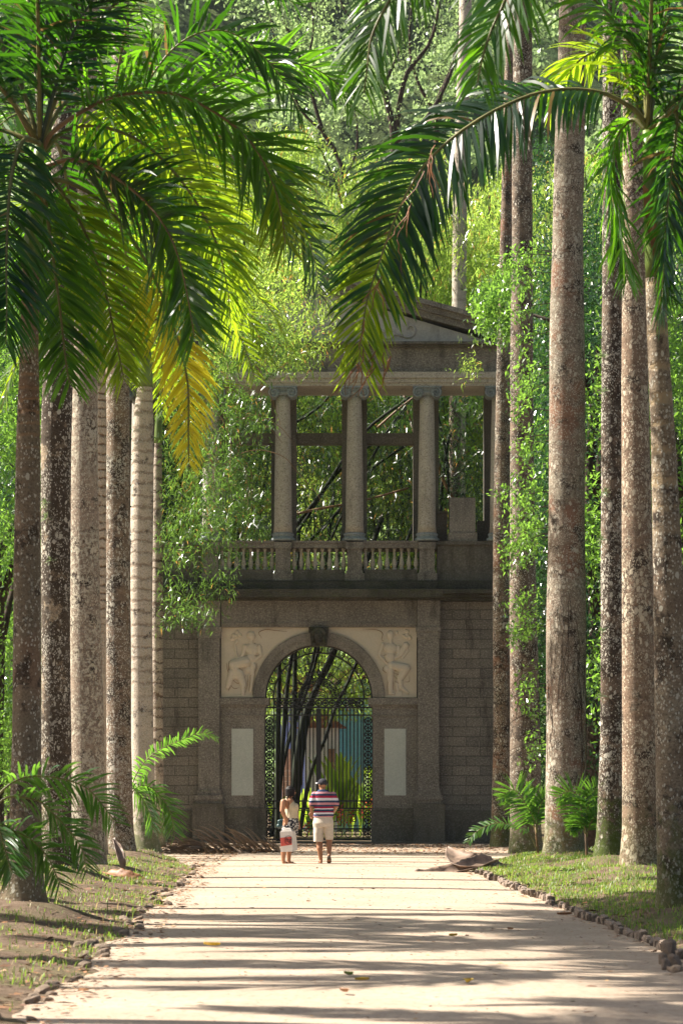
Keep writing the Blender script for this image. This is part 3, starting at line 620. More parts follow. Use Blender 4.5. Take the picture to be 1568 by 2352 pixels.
# ---- right palms
eA, _ = palm('Ra', [(1150,1962,52),(1148,1900,42),(1150,1700,38),(1150,1200,38),(1156,800,32),(1164,400,25),(1170,100,20),(1174,-200,18),(1178,-500,16)], mRa, 'narrow rusty palm trunk nearest the gateway on the right', seed=8, flare=.5)
eB, _ = palm('Rb', [(1207,1968,80),(1206,1900,72),(1205,1700,70),(1199,1300,60),(1198,1000,54),(1198,500,48),(1199,200,44),(1200,-100,42),(1202,-600,36)], mRb, 'grey-brown palm trunk wrapped in creeper, second on the right', seed=9, flare=.3)
eC, _ = palm('Rc', [(1298,1995,106),(1298,1900,98),(1299,1700,92),(1300,1300,88),(1300,1000,84),(1304,500,72),(1311,200,66),(1313,50,62),(1315,-200,58),(1320,-800,50)], mRc, 'thickest palm trunk on the right, grey-green with pale round lichens', seed=10, flare=.25)
eD, _ = palm('Rd', [(1400,2015,84),(1402,1900,66),(1405,1700,56),(1405,1300,54),(1406,900,50),(1405,600,46),(1404,200,42),(1404,-300,38),(1405,-900,34)], mRd, 'dark mottled palm trunk with mossy foot, right of the thickest one', seed=11, flare=.3)
eE, _ = palm('Re', [(1468,2040,100),(1467,1900,80),(1465,1700,76),(1462,1300,72),(1458,900,62),(1456,600,56),(1454,200,50),(1452,-300,46),(1450,-900,40)], mRe, 'brown and cream mottled palm trunk beside the near right palm', seed=12, flare=.25)
for e, r0 in ((eA, 2), (eB, 3), (eC, 4), (eD, 5), (eE, 6)):
    tk = e.children[0]; zt = max(v.co.z for v in tk.data.vertices); xt = np.mean([v.co.x for v in tk.data.vertices if v.co.z > zt-.1])
    shaft(e, Vector((xt, 0, zt)), Vector((xt, 0, zt+1.6)), .2, .1); crown(e, Vector((xt, 0, zt+1.6)), 20+r0, 10, 1.3)
eF, tF = palm('Rf', [(1560,2150,118),(1556,2080,96),(1550,1950,84),(1546,1700,80),(1537,1400,72),(1521,1000,56),(1510,800,50),(1504,640,46)], mRf, 'slender ringed palm nearest on the right with the long arching frond', seed=13, flare=.3)
YF = 30.6; cF = P(1486, 300, YF)-Vector(eF.location); shaft(eF, tF, cF, .105, .055)
sh = MB()   # torn brown sheath on the crownshaft
sh.add([P(1474,420,YF-.12), P(1492,440,YF-.14), P(1506,520,YF-.13), P(1500,590,YF-.12), P(1488,540,YF-.14), P(1478,480,YF-.14)], [(0,1,2,3,4,5)]); sh.build('old_leaf_sheath', M['wood_br'], eF)
frond(eF, pf([(1484,290),(1462,258),(1434,238),(1384,214),(1309,205),(1234,214),(1174,236),(1109,268),(1034,320),(974,380),(930,450),(900,520),(868,610),(845,680),(832,750),(824,830)], YF, 29.8), n=160, L=.95, W=.040, mat='leaf', seed=41, droop=1.25, tw=(0, 105), S0=(0,-1,0), start=.12, plume=.10, rmat='rachis', tipL=.6, dfall=.92, ang=(72, 38), tip=('leaf_tip', .80))
frond(eF, pf([(1486,300),(1474,150),(1424,70),(1364,0),(1290,-60),(1200,-80),(1120,-60)], YF, 30.4), mat='leaf_mid', n=100, L=.85, W=.036, seed=42, droop=.7, tw=(0, 50), S0=(0,-1,0))
frond(eF, pf([(1490,300),(1500,170),(1520,60),(1545,-30),(1590,-120),(1660,-160)], YF, 30.8), n=100, L=.85, W=.036, seed=43, droop=.5, tw=(0, 50), S0=(0,-1,0))
frond(eF, pf([(1488,330),(1530,265),(1552,262),(1548,330),(1536,420),(1528,530),(1522,650),(1518,720)], YF-.1, 29.8), n=115, L=.75, W=.036, seed=44, droop=.5, tw=(20, 86), S0=(0,-1,0), start=.2)
frond(eF, pf([(1484,300),(1450,275),(1412,320),(1400,400),(1412,480),(1428,560),(1440,640)], YF+.1, 31.2), mat='leaf_mid', n=105, L=.7, W=.034, seed=45, droop=.8, tw=(20, 80), S0=(0,-1,0))
frond(eF, pf([(1488,320),(1540,240),(1610,200),(1700,230),(1780,330)], YF, 30.4), n=60, L=.85, W=.045, seed=46, droop=.6, tw=(0, 50), S0=(0,-1,0))
frond(eF, pf([(1486,300),(1440,180),(1400,120),(1340,130),(1290,190),(1262,260)], YF+.3, 31.8), mat='leaf_tip', n=70, L=.7, W=.04, seed=47, droop=.8, tw=(0, 60), S0=(0,-1,0))
frond(eF, pf([(1488,300),(1490,120),(1480,-20),(1440,-130),(1380,-190)], YF+.2, 32), n=60, L=.85, W=.045, seed=48, droop=.5, tw=(0, 50), S0=(0,-1,0))
for k, (az_, kd) in enumerate(((.3, 'arch'), (1.3, 'arch'), (-.9, 'flat'), (-1.6, 'up'))): add_proto(eF, cF, kd, az_, .9, 0, 'leaf', 1+k % 3)
# curled dead threads on the long frond
th = MB(); r_ = random.Random(9)
for i in range(26):
    u = r_.random(); a, b = (1000-170*u, 330+420*u) if i % 2 else (r_.uniform(800, 900), r_.uniform(800, 850)); p = P(a, b, 29.8+r_.uniform(-.1, .1)); pts = [p]; dx = r_.uniform(-.05, .02)
    for k in range(6): p = p+Vector((dx+r_.uniform(-.025, .025), r_.uniform(-.02, .02), -.06)); pts.append(p)
    th.tube(pts, [.006, .008, .007, .006, .005, .004, .002], 4)
th.build('dead_leaflet_threads', M['wood_br'], eF.children[3])

# ---- palms beside the camera: right one hangs into the top, left ones unseen
def side_palm(x, y, h, label, seed, mat, n=12, sc=1.0, cr=True):
    e = empty('royal_palm', (x, y, .05), label, 'palm', 'royal palms lining the path'); mb = MB()
    pts = [(0, 0, h*i/12) for i in range(13)]; mb.tube(pts, [.24*(1+.3*max(0, 1-i/2))*(1-.35*i/12) for i in range(13)], 18)
    o = obj('trunk', mb.mesh('trunk'), mat, e, local=True); shaft(e, Vector((0, 0, h)), Vector((0, 0, h+1.3)), .15, .07)
    if cr: crown(e, Vector((0, 0, h+1.3)), seed, n, sc, kinds=('arch','flat','arch','up','flat'), nl=78)
    return e
eG = side_palm(4.1, 26.5, 9.9, 'palm standing just outside the right edge whose fronds hang at the top centre', 61, mRb, 0, cr=False); cG = (4.1, 26.5, 11.2)
frond(eG, [Vector(cG), P(1300,-420,26.4), P(1080,-330,26.6), P(960,-140,26.9), P(905,-20,27), P(870,44,27), P(851,92,27), P(844,146,27), P(836,215,27)], n=125, L=.9, W=.038, tip=('leaf_mid', .6), seed=62, droop=.9, tw=(0, 84), S0=(0,-1,0), start=.3)
frond(eG, [Vector(cG), P(1400,-330,26), P(1260,-250,26), P(1190,-110,26), P(1159,0,26), P(1126,73,26), P(1104,146,26), P(1096,190,26)], n=120, L=.9, W=.038, tip=('leaf_mid', .6), seed=63, droop=.9, tw=(0, 84), S0=(0,-1,0), start=.3)
frond(eG, [Vector(cG), P(1380,-430,27), P(1180,-420,27.4), P(1060,-260,27.8), P(1010,-120,28), P(990,-40,28)], n=110, L=.9, W=.038, seed=64, droop=1.1, tw=(0, 60), S0=(0,-1,0), start=.3)
crown(eG, Vector((0, 0, 11.15)), 65, 8, 1.0, azr=(-2.2, 1.9))
side_palm(-7.6, 25.0, 8.2, 'unseen palm added outside the left edge to shade the near path', 71, mT4, 9, 1.05)  # this and the palms below are unseen, added to shade the path
side_palm(-9.0, 30.2, 9.6, 'unseen palm added left of the near ringed palm for path shade', 72, mT3, 9, 1.1)
side_palm(-7.2, 36.4, 9.4, 'unseen palm added for path shade, level with the dark crusted trunk', 73, mT4, 7, 1.0)
side_palm(-7.2, 19.2, 8.6, 'unseen palm added outside the left edge nearest the camera for path shade', 75, mT3, 10, 1.05)
side_palm(-10.4, 18.4, 10.5, 'unseen palm added farther left nearest the camera for path shade', 76, mT2, 9, 1.15)
side_palm(-12.5, 33.6, 13.0, 'tall unseen palm added far left of the path for shade', 77, mT3, 10, 1.3)

# ============================================================ GATEWAY
YG = 80.0
def X(x): return (x-784)/F*YG
def Z(y): return H+(1821-y)/F*YG
gw = empty('stone_gateway', (X(731), YG, 0), 'grey granite gateway with an arch below and an open colonnade with pediment above', 'gateway')
gw.empty_display_size = 1
def gb(mb, x0, x1, y0, y1, d0, d1): return mb.box(X(x0), X(x1), YG+d0, YG+d1, Z(y1), Z(y0))
def part(name, boxes, mat, parent=None, label=None):
    mb = MB()
    for b in boxes: gb(mb, *b)
    o = mb.build(name, M[mat], parent or gw); 
    if label: o['label'] = label
    return o
CX = 732; CY = 1603
part('step', [(255,1210,1933,1941,-.75,.6)], 'granite_dk'); part('step', [(240,1225,1941.3,1950,-1.15,-.753)], 'granite_dk')
for s, (a, b) in (('l', (290,459)), ('r', (1008,1176))):
    part('ashlar_wall', [(a,b,1382,1861,0,1.2)], 'granite_ash'); part('wall_base', [(a,b,1861.2,1934,-.05,1.2)], 'granite_dk')
# projecting centre: piers either side of the opening
for s in (-1, 1):
    m = lambda x: CX+s*(x-CX)      # mirror
    x0, x1 = m(856), m(958)
    part('pier', [(x0,x1,1645,1856,-.12,1.2)], 'granite'); part('pier_base', [(m(852.5),x1,1856.2,1934,-.17,1.2)], 'granite_dk')
    im = part('impost', [(m(846),x1,1604,1619,-.24,1.2),(m(851),x1,1619.2,1624,-.18,1.2),(m(855),x1,1624.2,1642,-.14,1.2),(m(852),x1,1642.2,1645,-.16,1.2)], 'granite')
    pl = part('marble_plaque', [(m(882),m(931.5),1674,1827,-.145,-.1)], 'marble_gr')
    pi = part('pilaster', [(m(958.3),m(1007),1466,1815,-.26,1.19)], 'granite')
    part('capital', [(m(956),m(1009.5),1452,1466,-.29,1.19),(m(954),m(1011.5),1441,1452,-.33,1.19)], 'granite', pi)
    part('base', [(m(955),m(1011),1815.2,1826,-.30,1.18),(m(951),m(1015),1826.2,1837,-.35,1.18),(m(954),m(1012),1837.2,1845,-.31,1.18)], 'granite', pi)
    part('plinth', [(m(948),m(1020),1845.2,1934,-.38,1.18)], 'granite_dk', pi)
    part('entablature_block', [(m(957),m(1009),1381,1440.8,-.30,1.19)], 'granite', pi)
part('architrave', [(508,956.5,1381,1441,-.20,1.2)], 'granite'); part('architrave_fillet', [(508,956.5,1431,1437,-.225,-.2)], 'granite')
# spandrel slab with arched cut-out
arc = [(X(CX)+124.5*math.cos(a)*YG/F, Z(CY)+124.5*math.sin(a)*YG/F) for a in [math.pi*i/40 for i in range(41)]]
mb = MB(); y0, y1 = YG-.06, YG+1.18; n0 = len(arc); vs = []; fs = []
top = Z(1441.3)
for (ax, azz) in arc: vs += [(ax, y0, azz), (ax, y0, top), (ax, y1, azz), (ax, y1, top)]
for i in range(n0-1):
    a = 4*i; b = a+4; fs += [(a, b, b+1, a+1), (a+2, a+3, b+3, b+2), (a, a+2, b+2, b)]
mb.add(vs, fs)
for sx in (1, -1):
    xa, xb = X(CX+sx*124.5), X(CX+sx*226); mb.box(xa, xb, y0, y1, Z(CY), top)
mb.build('spandrel_wall', M['granite_dk'], gw)
s_ = YG/F; mb = MB(); mb.strip_ring(X(CX), Z(CY), 123*s_, 149*s_, 0, math.pi, YG-.16, YG+1.19, 48); ring = mb.build('arch_ring', M['granite'], gw)
mb = MB(); mb.strip_ring(X(CX), Z(CY), 137*s_, 150.5*s_, 0, math.pi, YG-.19, YG-.13, 48); mb.build('archivolt_moulding', M['granite'], ring)

# voxel-blended figures ------------------------------------------------
def cap_pts(mb, a, b, ra, rb, n=10):
    a = Vector(a); b = Vector(b); d = b-a; L = d.length; t = d/L if L > 1e-6 else Vector((0,0,1)); pts = []; rad = []
    for i in range(5):
        q = -math.pi/2+math.pi/2*i/4; pts.append(a+t*ra*math.sin(q)); rad.append(max(ra*math.cos(q), .0004))
    for i in range(5):
        q = math.pi/2*i/4; pts.append(b+t*rb*math.sin(q)); rad.append(max(rb*math.cos(q), .0004))
    mb.tube(pts, rad, n)
def ell(mb, c, r, n=12, rot=None):
    c = Vector(c); vs = []; fs = []; m = n//2+2
    for i in range(m+1):
        a = math.pi*i/m
        for k in range(n):
            b = 2*math.pi*k/n; v = Vector((r[0]*math.sin(a)*math.cos(b), r[1]*math.sin(a)*math.sin(b), r[2]*math.cos(a)))
            if rot is not None: v = rot@v
            vs.append(c+v)
    for i in range(m):
        for k in range(n): fs.append((i*n+k, (i+1)*n+k, (i+1)*n+(k+1) % n, i*n+(k+1) % n))
    mb.add(vs, fs, 0, True)
def blend(mb, name, mats, parent, vox, smooth_it=4, squash=None):
    """union of the parts as one continuous skin"""
    me = mb.mesh(name); bm = bmesh.new(); bm.from_mesh(me); bmesh.ops.remove_doubles(bm, verts=bm.verts, dist=1e-6); bmesh.ops.recalc_face_normals(bm, faces=bm.faces); bm.to_mesh(me); bm.free()
    t = bpy.data.objects.new('tmp', me); COL.objects.link(t)
    m = t.modifiers.new('r', 'REMESH'); m.mode = 'VOXEL'; m.voxel_size = vox; m.use_smooth_shade = True
    sm = t.modifiers.new('s', 'SMOOTH'); sm.factor = .5; sm.iterations = smooth_it
    bpy.context.view_layer.update(); dg = bpy.context.evaluated_depsgraph_get(); out = bpy.data.meshes.new_from_object(t.evaluated_get(dg)); out.name = name
    bpy.data.objects.remove(t); out.materials.clear()
    if squash:
        for v in out.vertices: v.co.y = squash[0]+(v.co.y-squash[0])*squash[1]
    out.polygons.foreach_set('use_smooth', [True]*len(out.polygons)); return obj(name, out, mats, parent)

# relief panels: marble sheet with a shallow figure
def relief(side):
    pts = []; x_out = 508.5 if side < 0 else 956; R0 = 151.5
    if side < 0:
        x_in = 731-22; a0 = math.acos((CX-x_in)/R0)
        arcp = [(CX-R0*math.cos(a), CY-R0*math.sin(a)) for a in np.linspace(0.01, a0, 24)]
        poly = [(x_out, 1602.5)]+arcp+[(x_in, 1441.5), (x_out, 1441.5)]
    else:
        x_in = 755; a0 = math.acos((x_in-CX)/R0)
        arcp = [(CX+R0*math.cos(a), CY-R0*math.sin(a)) for a in np.linspace(0.01, a0, 24)]
        poly = [(x_out, 1602.5)]+arcp+[(x_in, 1441.5), (x_out, 1441.5)]
    y0, y1 = YG-.10, YG-.062; mb = MB(); n = len(poly)
    # triangulate as fan strips between the arc and the outer corner
    bm = bmesh.new(); fr = [bm.verts.new((X(a), y0, Z(b))) for a, b in poly]; f = bm.faces.new(fr); bmesh.ops.triangulate(bm, faces=[f], ngon_method='EAR_CLIP')
    ex = bmesh.ops.extrude_face_region(bm, geom=bm.faces[:]); 
    for v in [g for g in ex['geom'] if isinstance(g, bmesh.types.BMVert)]: v.co.y = y1
    bmesh.ops.recalc_face_normals(bm, faces=bm.faces); me = bpy.data.meshes.new('relief_panel'); bm.to_mesh(me); bm.free()
    o = obj('relief_panel', me, M['marble'], gw); o['label'] = 'cream marble relief of a seated draped figure '+('holding flowers' if side < 0 else 'holding a fruit-filled horn')
    fm = MB(); fold = MB(); YR = YG-.115
    if side < 0: q = lambda a, b, d=0: (X((850+a/5.2267)/1.74171), YR+d, Z((2480+b/5.2267)/1.74171))
    else: q = lambda a, b, d=0: (X((1450+a/6.272)/1.74171), YR+d, Z((2480+b/6.272)/1.74171))
    u = (1/5.2267 if side < 0 else 1/6.272)/1.74171*s_
    def c(a, b, ra, rb): cap_pts(fm, q(*a), q(*b), ra*u, rb*u)
    def g(pts, r=6):
        pp = catmull([q(a, b, -.040) for a, b in pts], 14)[0]; fold.tube(pp, [r*u*(.4+.6*math.sin(3.14*i/13)) for i in range(14)], 6)
    if side < 0:
        ell(fm, q(830,340), (75*u, .09, 95*u)); ell(fm, q(775,320), (60*u, .08, 80*u)); c((815,430),(815,500),40,45)
        ell(fm, q(840,620), (150*u,.10,140*u)); ell(fm, q(810,790), (120*u,.09,110*u)); c((680,560),(640,720),55,45); c((640,720),(560,830),42,34)
        c((980,560),(1010,740),50,42); c((1010,740),(820,930),40,30); ell(fm, q(770,1050), (75*u,.07,80*u)); c((700,880),(450,930),120,110); c((450,930),(500,1180),110,80)
        c((560,1120),(650,1350),100,70); c((650,1350),(640,1560),60,40); c((420,1100),(330,1400),90,60); c((860,950),(800,1480),60,40); ell(fm, q(620,1580), (70*u,.06,25*u))
        c((520,800),(470,520),28,32); c((470,520),(520,440),26,30); 
        for a, b in ((440,330),(520,260),(580,320),(500,340),(420,400)): ell(fm, q(a,b), (45*u,.05,45*u))
        for L in ([(300,900),(330,1080),(450,1200)],[(440,880),(500,980),(640,1060)],[(350,870),(360,1060),(560,1240)],[(500,860),(620,940),(750,930)],[(330,1150),(380,1320),(340,1500)],
                  [(700,1160),(640,1300),(700,1450)],[(740,1150),(740,1350),(690,1540)],[(800,1150),(790,1350),(760,1500)],[(880,900),(870,1080),(780,1200)],[(930,900),(930,1020),(850,1150)],[(900,480),(820,600),(740,720)],
                  [(960,520),(900,640),(860,740)],[(400,1230),(520,1330),(600,1300)],[(380,1360),(460,1440),(560,1420)],[(710,750),(820,770),(990,740)]): g(L)
        g([(1030,380),(970,270),(1120,210),(1300,225),(1560,250)], 8)
    else:
        ell(fm, q(690,380), (95*u,.09,120*u)); ell(fm, q(850,330), (45*u,.07,60*u)); c((710,500),(700,570),45,50)
        ell(fm, q(700,720), (170*u,.10,150*u)); ell(fm, q(680,930), (135*u,.09,140*u)); c((500,620),(410,890),55,42); c((410,890),(620,1100),42,32); c((900,680),(890,860),50,45)
        c((830,960),(960,860),45,60); c((960,860),(1080,640),65,85); c((1000,960),(1130,780),28,32); c((1130,780),(1090,600),30,28)
        for a, b in ((1050,420),(1110,370),(1170,430),(1080,280),(1130,300),(1020,400),(1190,460),(1110,450)): ell(fm, q(a,b), (45*u,.06,45*u))
        c((740,1150),(1080,1220),110,120); c((1080,1220),(930,1480),115,90); c((930,1480),(960,1690),85,55); c((960,1690),(1130,1830),55,35); c((690,1250),(690,1800),95,75); ell(fm, q(720,1860), (110*u,.06,35*u))
        ell(fm, q(600,1240), (95*u,.06,100*u)); c((850,1600),(880,1760),60,40)
        for L in ([(680,1120),(780,1240),(850,1300)],[(820,1100),(830,1180),(900,1240)],[(760,1330),(950,1380),(1130,1250)],[(770,1400),(900,1500),(1060,1400)],[(690,1330),(720,1500),(700,1700)],[(740,1340),(750,1560),(760,1760)],
                  [(640,1440),(620,1640),(630,1850)],[(800,1540),(900,1590),(1020,1500)],[(500,900),(620,880),(800,880)],[(560,960),(580,1050),(640,1080)],[(950,1120),(930,1200),(960,1280)],[(540,1160),(500,1260),(600,1340)],[(1060,1560),(1160,1550),(1170,1400)]): g(L, 7)
        g([(0,262),(260,250),(420,280),(500,360),(470,500),(530,540)], 9)
        bx = [q(830,1800), q(990,1900)]; fm.box(bx[0][0], bx[1][0], YR-.03, YR+.03, bx[1][2], bx[0][2])
    blend(fm, 'relief_figure', M['marble'], o, .012, 2, (YG-.095, .8))
    fo = fold.build('carved_folds', M['marble_dirt'], o)
    lo = MB(); lo.box(X(min(x_out, CX+side*151)), X(max(x_out, CX+side*151)), YG-.135, YG-.062, Z(1602.6), Z(1597)); lo.build('relief_ledge', M['marble'], o)
relief(-1); relief(1)
# keystone with carved head
mb = MB(); mb.prism([(X(711), Z(1441.5)), (X(755), Z(1441.5)), (X(751), Z(1484)), (X(715), Z(1484))], YG-.34, YG+.1); ks = mb.build('keystone', M['ledge'], gw)
fm = MB(); q = lambda a, b, d=0: (X(a), YG-.36+d, Z(b))
ell(fm, q(732,1462), (.13,.14,.2)); ell(fm, q(732,1466,-.12), (.035,.05,.06)); ell(fm, q(727,1458,-.1), (.04,.04,.02)); ell(fm, q(737,1458,-.1), (.04,.04,.02)); ell(fm, q(732,1476,-.08), (.07,.06,.06))
for k in range(9): a = math.pi*(k/8); ell(fm, q(732+13*math.cos(a), 1456-10*math.sin(a)), (.07,.08,.07))
for sx in (-1, 1): ell(fm, q(732+sx*13, 1470), (.05,.08,.11))
blend(fm, 'carved_head', M['ledge'], ks, .014, 2)
# cornice and balcony
part('cornice', [(284,1182,1374,1380.8,-.34,1.25),(280,1186,1366,1373.8,-.50,1.3),(276,1190,1357,1365.8,-.66,1.4)], 'ledge')
part('cornice_block', [(452,1014,1357.3,1376,-.76,-.663)], 'ledge'); part('balcony_ledge', [(300,1170,1335,1356.8,-.30,2.2)], 'ledge'); part('balcony_ledge', [(452,1003,1338,1356.6,-.42,-.303)], 'ledge')
bal = empty('balustrade', (0, 0, 0), None, None); bal.parent = gw; bal.matrix_parent_inverse = Matrix.Identity(4); bal.location = (-gw.location[0], -gw.location[1], 0)
def bpart(name, boxes, mat, lab=None):
    mb = MB()
    for b in boxes: gb(mb, *b)
    return mb.build(name, M[mat], bal)
cols = [485, 650, 814, 980]
for i, c in enumerate(cols):
    bpart('pedestal', [(c-17,c+17,1262,1312,-.20,.34),(c-20,c+20,1246,1262,-.24,.36),(c-19,c+19,1312.2,1318,-.22,.36),(c-22.5,c+22.5,1318.2,1334.8,-.26,.4)], 'granite')
def baluster(x):
    mb = MB(); z0, z1 = Z(1309), Z(1259.5); h = z1-z0; cx = X(x); cy = YG+.05
    mb.lathe(cx, cy, [(r, z0+h*t) for r, t in ((.062,0),(.062,.08),(.045,.10),(.05,.14),(.068,.24),(.07,.32),(.052,.48),(.036,.62),(.032,.72),(.04,.76),(.032,.80),(.04,.90),(.055,.93),(.055,1))], 12)
    mb.build('baluster', M['granite_dk'] if False else M['blue'] if False else M['granite_col'], bal)
for a, b in ((cols[0], cols[1]), (cols[1], cols[2]), (cols[2], cols[3])):
    bpart('handrail', [(a+20.3,b-20.3,1243,1248,-.16,.26),(a+20.3,b-20.3,1248.2,1259,-.12,.22)], 'granite'); bpart('bottom_rail', [(a+22.8,b-22.8,1309.3,1320,-.14,.24),(a+22.8,b-22.8,1320.2,1334.8,-.19,.3)], 'granite_dk')
    for k in range(8): baluster(a+25+(b-a-50)*k/7)
for s in (-1, 1):
    m = lambda x: CX+s*(x-CX)
    part('parapet_wall', [(m(1003),m(1172),1252,1320,-.02,.4),(m(1002),m(1176),1243,1251.8,-.10,.46),(m(1003),m(1174),1320.2,1334.8,-.08,.45)], 'granite_dk')
part('balcony_top', [(285,1180,1243.6,1250,.47,2.6)], 'granite_dk')
# colonnade
s2 = s_
def volute(mb, cx, cz, y0, y1, r, mir):
    n = 34; 
    for (ra, rb, d0, d1) in ((r*.97, 0, y0+.03, y1-.03),):
        vs = [(cx, d0, cz), (cx, d1, cz)]
        for k in range(24): a = 2*math.pi*k/24; vs += [(cx+ra*math.cos(a), d0, cz+ra*math.sin(a)), (cx+ra*math.cos(a), d1, cz+ra*math.sin(a))]
        fs = []
        for k in range(24): a = 2+2*k; b = 2+2*((k+1) % 24); fs += [(0, b, a), (1, a+1, b+1), (a, b, b+1, a+1)]
        mb.add(vs, fs)
    pts = []; rad = []
    for k in range(n+1):
        t = k/n; a = math.pi/2+mir*t*math.pi*3.6; rr_ = r*(1-t*.86); pts.append((cx+rr_*math.cos(a), y0+.01, cz+rr_*math.sin(a))); rad.append(.027*(1-.35*t))
    mb.tube(pts, rad, 6)
for i, c in enumerate([320, 485, 650, 814, 980, 1145]):
    cx = X(c); cy = YG+.06; zb, zt = Z(1224), Z(908); mb = MB(); h = zt-zb
    mb.lathe(cx, cy, [(.250-.055*t**1.6-(.0 if t > .02 else -.02), zb+h*t) for t in [k/16 for k in range(17)]], 28)
    col = mb.build('column', M['granite_col'], gw)
    mb = MB(); r = 8.8*s_
    for sx in (-1, 1):
        volute(mb, cx+sx*20.5*s_, Z(904), cy-.33, cy+.30, r*1.4, -sx)
    mb.box(cx-.22, cx+.22, cy-.27, cy+.27, Z(899), Z(893.2)); mb.box(cx-.40, cx+.40, cy-.34, cy+.34, Z(893), Z(889.3)); mb.lathe(cx, cy, [(.2, Z(909)), (.25, Z(905)), (.26, Z(900)), (.22, Z(897))], 20)
    mb.build('ionic_capital', M['blue'], col)
    mb = MB(); mb.lathe(cx, cy, [(.34, Z(1242.8)), (.35, Z(1240)), (.34, Z(1236.5)), (.30, Z(1235)), (.285, Z(1232)), (.30, Z(1230)), (.315, Z(1228)), (.30, Z(1225.6)), (.27, Z(1224.2)), (.262, Z(1221))], 28)
    mb.build('column_base', M['blue'], col)
    mb = MB(); mb.box(X(c)-.36, X(c)+.36, YG+1.0, YG+1.6, Z(1243), Z(896)); mb.box(X(c)-.20, X(c)+.20, YG+.62, YG+.997, Z(1243), Z(896)) if False else None
    mb.build('square_pier', M['granite_dk'], gw)
for a, b in ((485, 650), (650, 814), (814, 980)): part('cross_beam', [(a+29,b-29,984,1009,1.05,1.5)], 'granite_dk')
part('upper_architrave', [(290,1172,882,889,-.26,1.75),(288,1174,872,881.8,-.30,1.78),(286,1176,858,871.8,-.35,1.8)], 'granite_col'); part('frieze', [(292,1170,803,857.8,-.24,1.7)], 'granite')
part('pediment_cornice', [(284,1178,797,802.8,-.36,1.8),(276,1186,791,796.8,-.55,1.9)], 'granite_dk')
ax, az_ = X(731), Z(640); bx_ = X(1186); bz = Z(791)
mb = MB(); mb.prism([(X(320), bz+.001), (X(1142), bz+.001), (ax, az_-.35)], YG-.10, YG+1.7); ty = mb.build('tympanum', stone('weathered_marble', (.52,.47,.42), (.42,.39,.36), pale=(.55,.52,.48), speck=(.36,.32,.29), stain=.5, staincol=(.12,.11,.10)), gw)
for sx in (-1, 1):
    mb = MB()
    for k in range(5):
        c0 = (ax+sx*(.35+.55*k), YG-.11, bz+.35+.06*math.sin(k*2)); pts = []
        for j in range(16): a = j/15*5.2+k; rr_ = .26*(1-j/17); pts.append((c0[0]+sx*rr_*math.cos(a), YG-.12, c0[2]+rr_*math.sin(a)))
        mb.tube(pts, .03, 6)
        if k: mb.tube([last, pts[0]], .03, 5)
        last = pts[0]
    mb.build('carved_scrolls', ty.data.materials[0], ty)
for sx in (-1, 1):
    ex = X(731+sx*455); rk = MB(); 
    for (o0, o1, d0) in ((-.34, -.16, -.30), (-.157, .0, -.42), (.003, .14, -.56)):
        rk.prism([(ex, bz+o0+.34), (ex, bz+o1+.34), (ax, az_+o1), (ax, az_+o0)], YG+d0, YG+1.85)
    rk.build('raking_cornice', M['granite'], gw)
# loose stone blocks on the balcony
mb = MB(); gb(mb, 1032,1091,1143,1224,.0,.6); gb(mb, 1029,1095,1224.2,1243,-.04,.66); tag(mb.build('stone_block', M['granite']), 'pale square stone pedestal standing on the balcony right of the last full column', 'stone block')
mb = MB(); gb(mb, 1003,1028,1176,1243,.5,1.0); gb(mb, 1001.5,1029.5,1170,1175.8,.46,1.04); tag(mb.build('stone_block', M['granite_dk']), 'low dark stone block between the last full column and the pale pedestal', 'stone block')
mb = MB(); gb(mb, 1098,1126,1192,1243,.5,1.1); tag(mb.build('stone_block', M['granite_dk']), 'low dark stone block right of the pale pedestal', 'stone block')

# ============================================================ IRON GATE
YI = 80.35
def XI(x): return (x-784)/F*YI
def ZI(y): return H+(1821-y)/F*YI
ig = empty('iron_gate', (XI(732), YI, .04), 'black wrought iron gate with spiked bars filling the stone arch', 'gate')
k_ = YI/F
def bar(mb, x0, y0, x1, y1, r=.014, dep=0): mb.tube([(XI(x0), YI+dep, ZI(y0)), (XI(x1), YI+dep, ZI(y1))], r, 6)
def flat(mb, x0, x1, y0, y1, t=.03): mb.box(XI(x0), XI(x1), YI-t, YI+t, ZI(y1), ZI(y0))
def hoop(mb, cx, cy, r, t=.012, n=18, a0=0, a1=2*math.pi):
    mb.tube([(XI(cx)+r*k_*math.cos(a0+(a1-a0)*i/n), YI, ZI(cy)+r*k_*math.sin(a0+(a1-a0)*i/n)) for i in range(n+1)], t, 5)
def star(mb, cx, cy, r):
    for a in range(3):
        q = a*math.pi/3+math.pi/6; mb.tube([(XI(cx)-r*k_*math.cos(q), YI, ZI(cy)-r*k_*math.sin(q)), (XI(cx)+r*k_*math.cos(q), YI, ZI(cy)+r*k_*math.sin(q))], .015, 4)
def spiral(mb, cx, cy, r, sgn=1, a0=0):
    mb.tube([(XI(cx)+r*k_*(1-t*.85)*math.cos(a0+sgn*t*9), YI, ZI(cy)+r*k_*(1-t*.85)*math.sin(a0+sgn*t*9)) for t in [i/20 for i in range(21)]], .012, 5)
fr = MB()
for x in (608.5, 629.5, 834.5, 855.5): flat(fr, x-1.6, x+1.6, 1604, 1930)
flat(fr, 608, 856, 1603, 1606.5); flat(fr, 608, 856, 1623, 1627); flat(fr, 608, 856, 1641, 1644, .022); flat(fr, 608, 856, 1838, 1841.5); flat(fr, 608, 856, 1855, 1858.5); flat(fr, 608, 856, 1902, 1905.5); flat(fr, 608, 856, 1926, 1930)
flat(fr, 726, 737.5, 1628, 1932, .05); fr.build('gate_frame', M['iron'], ig)
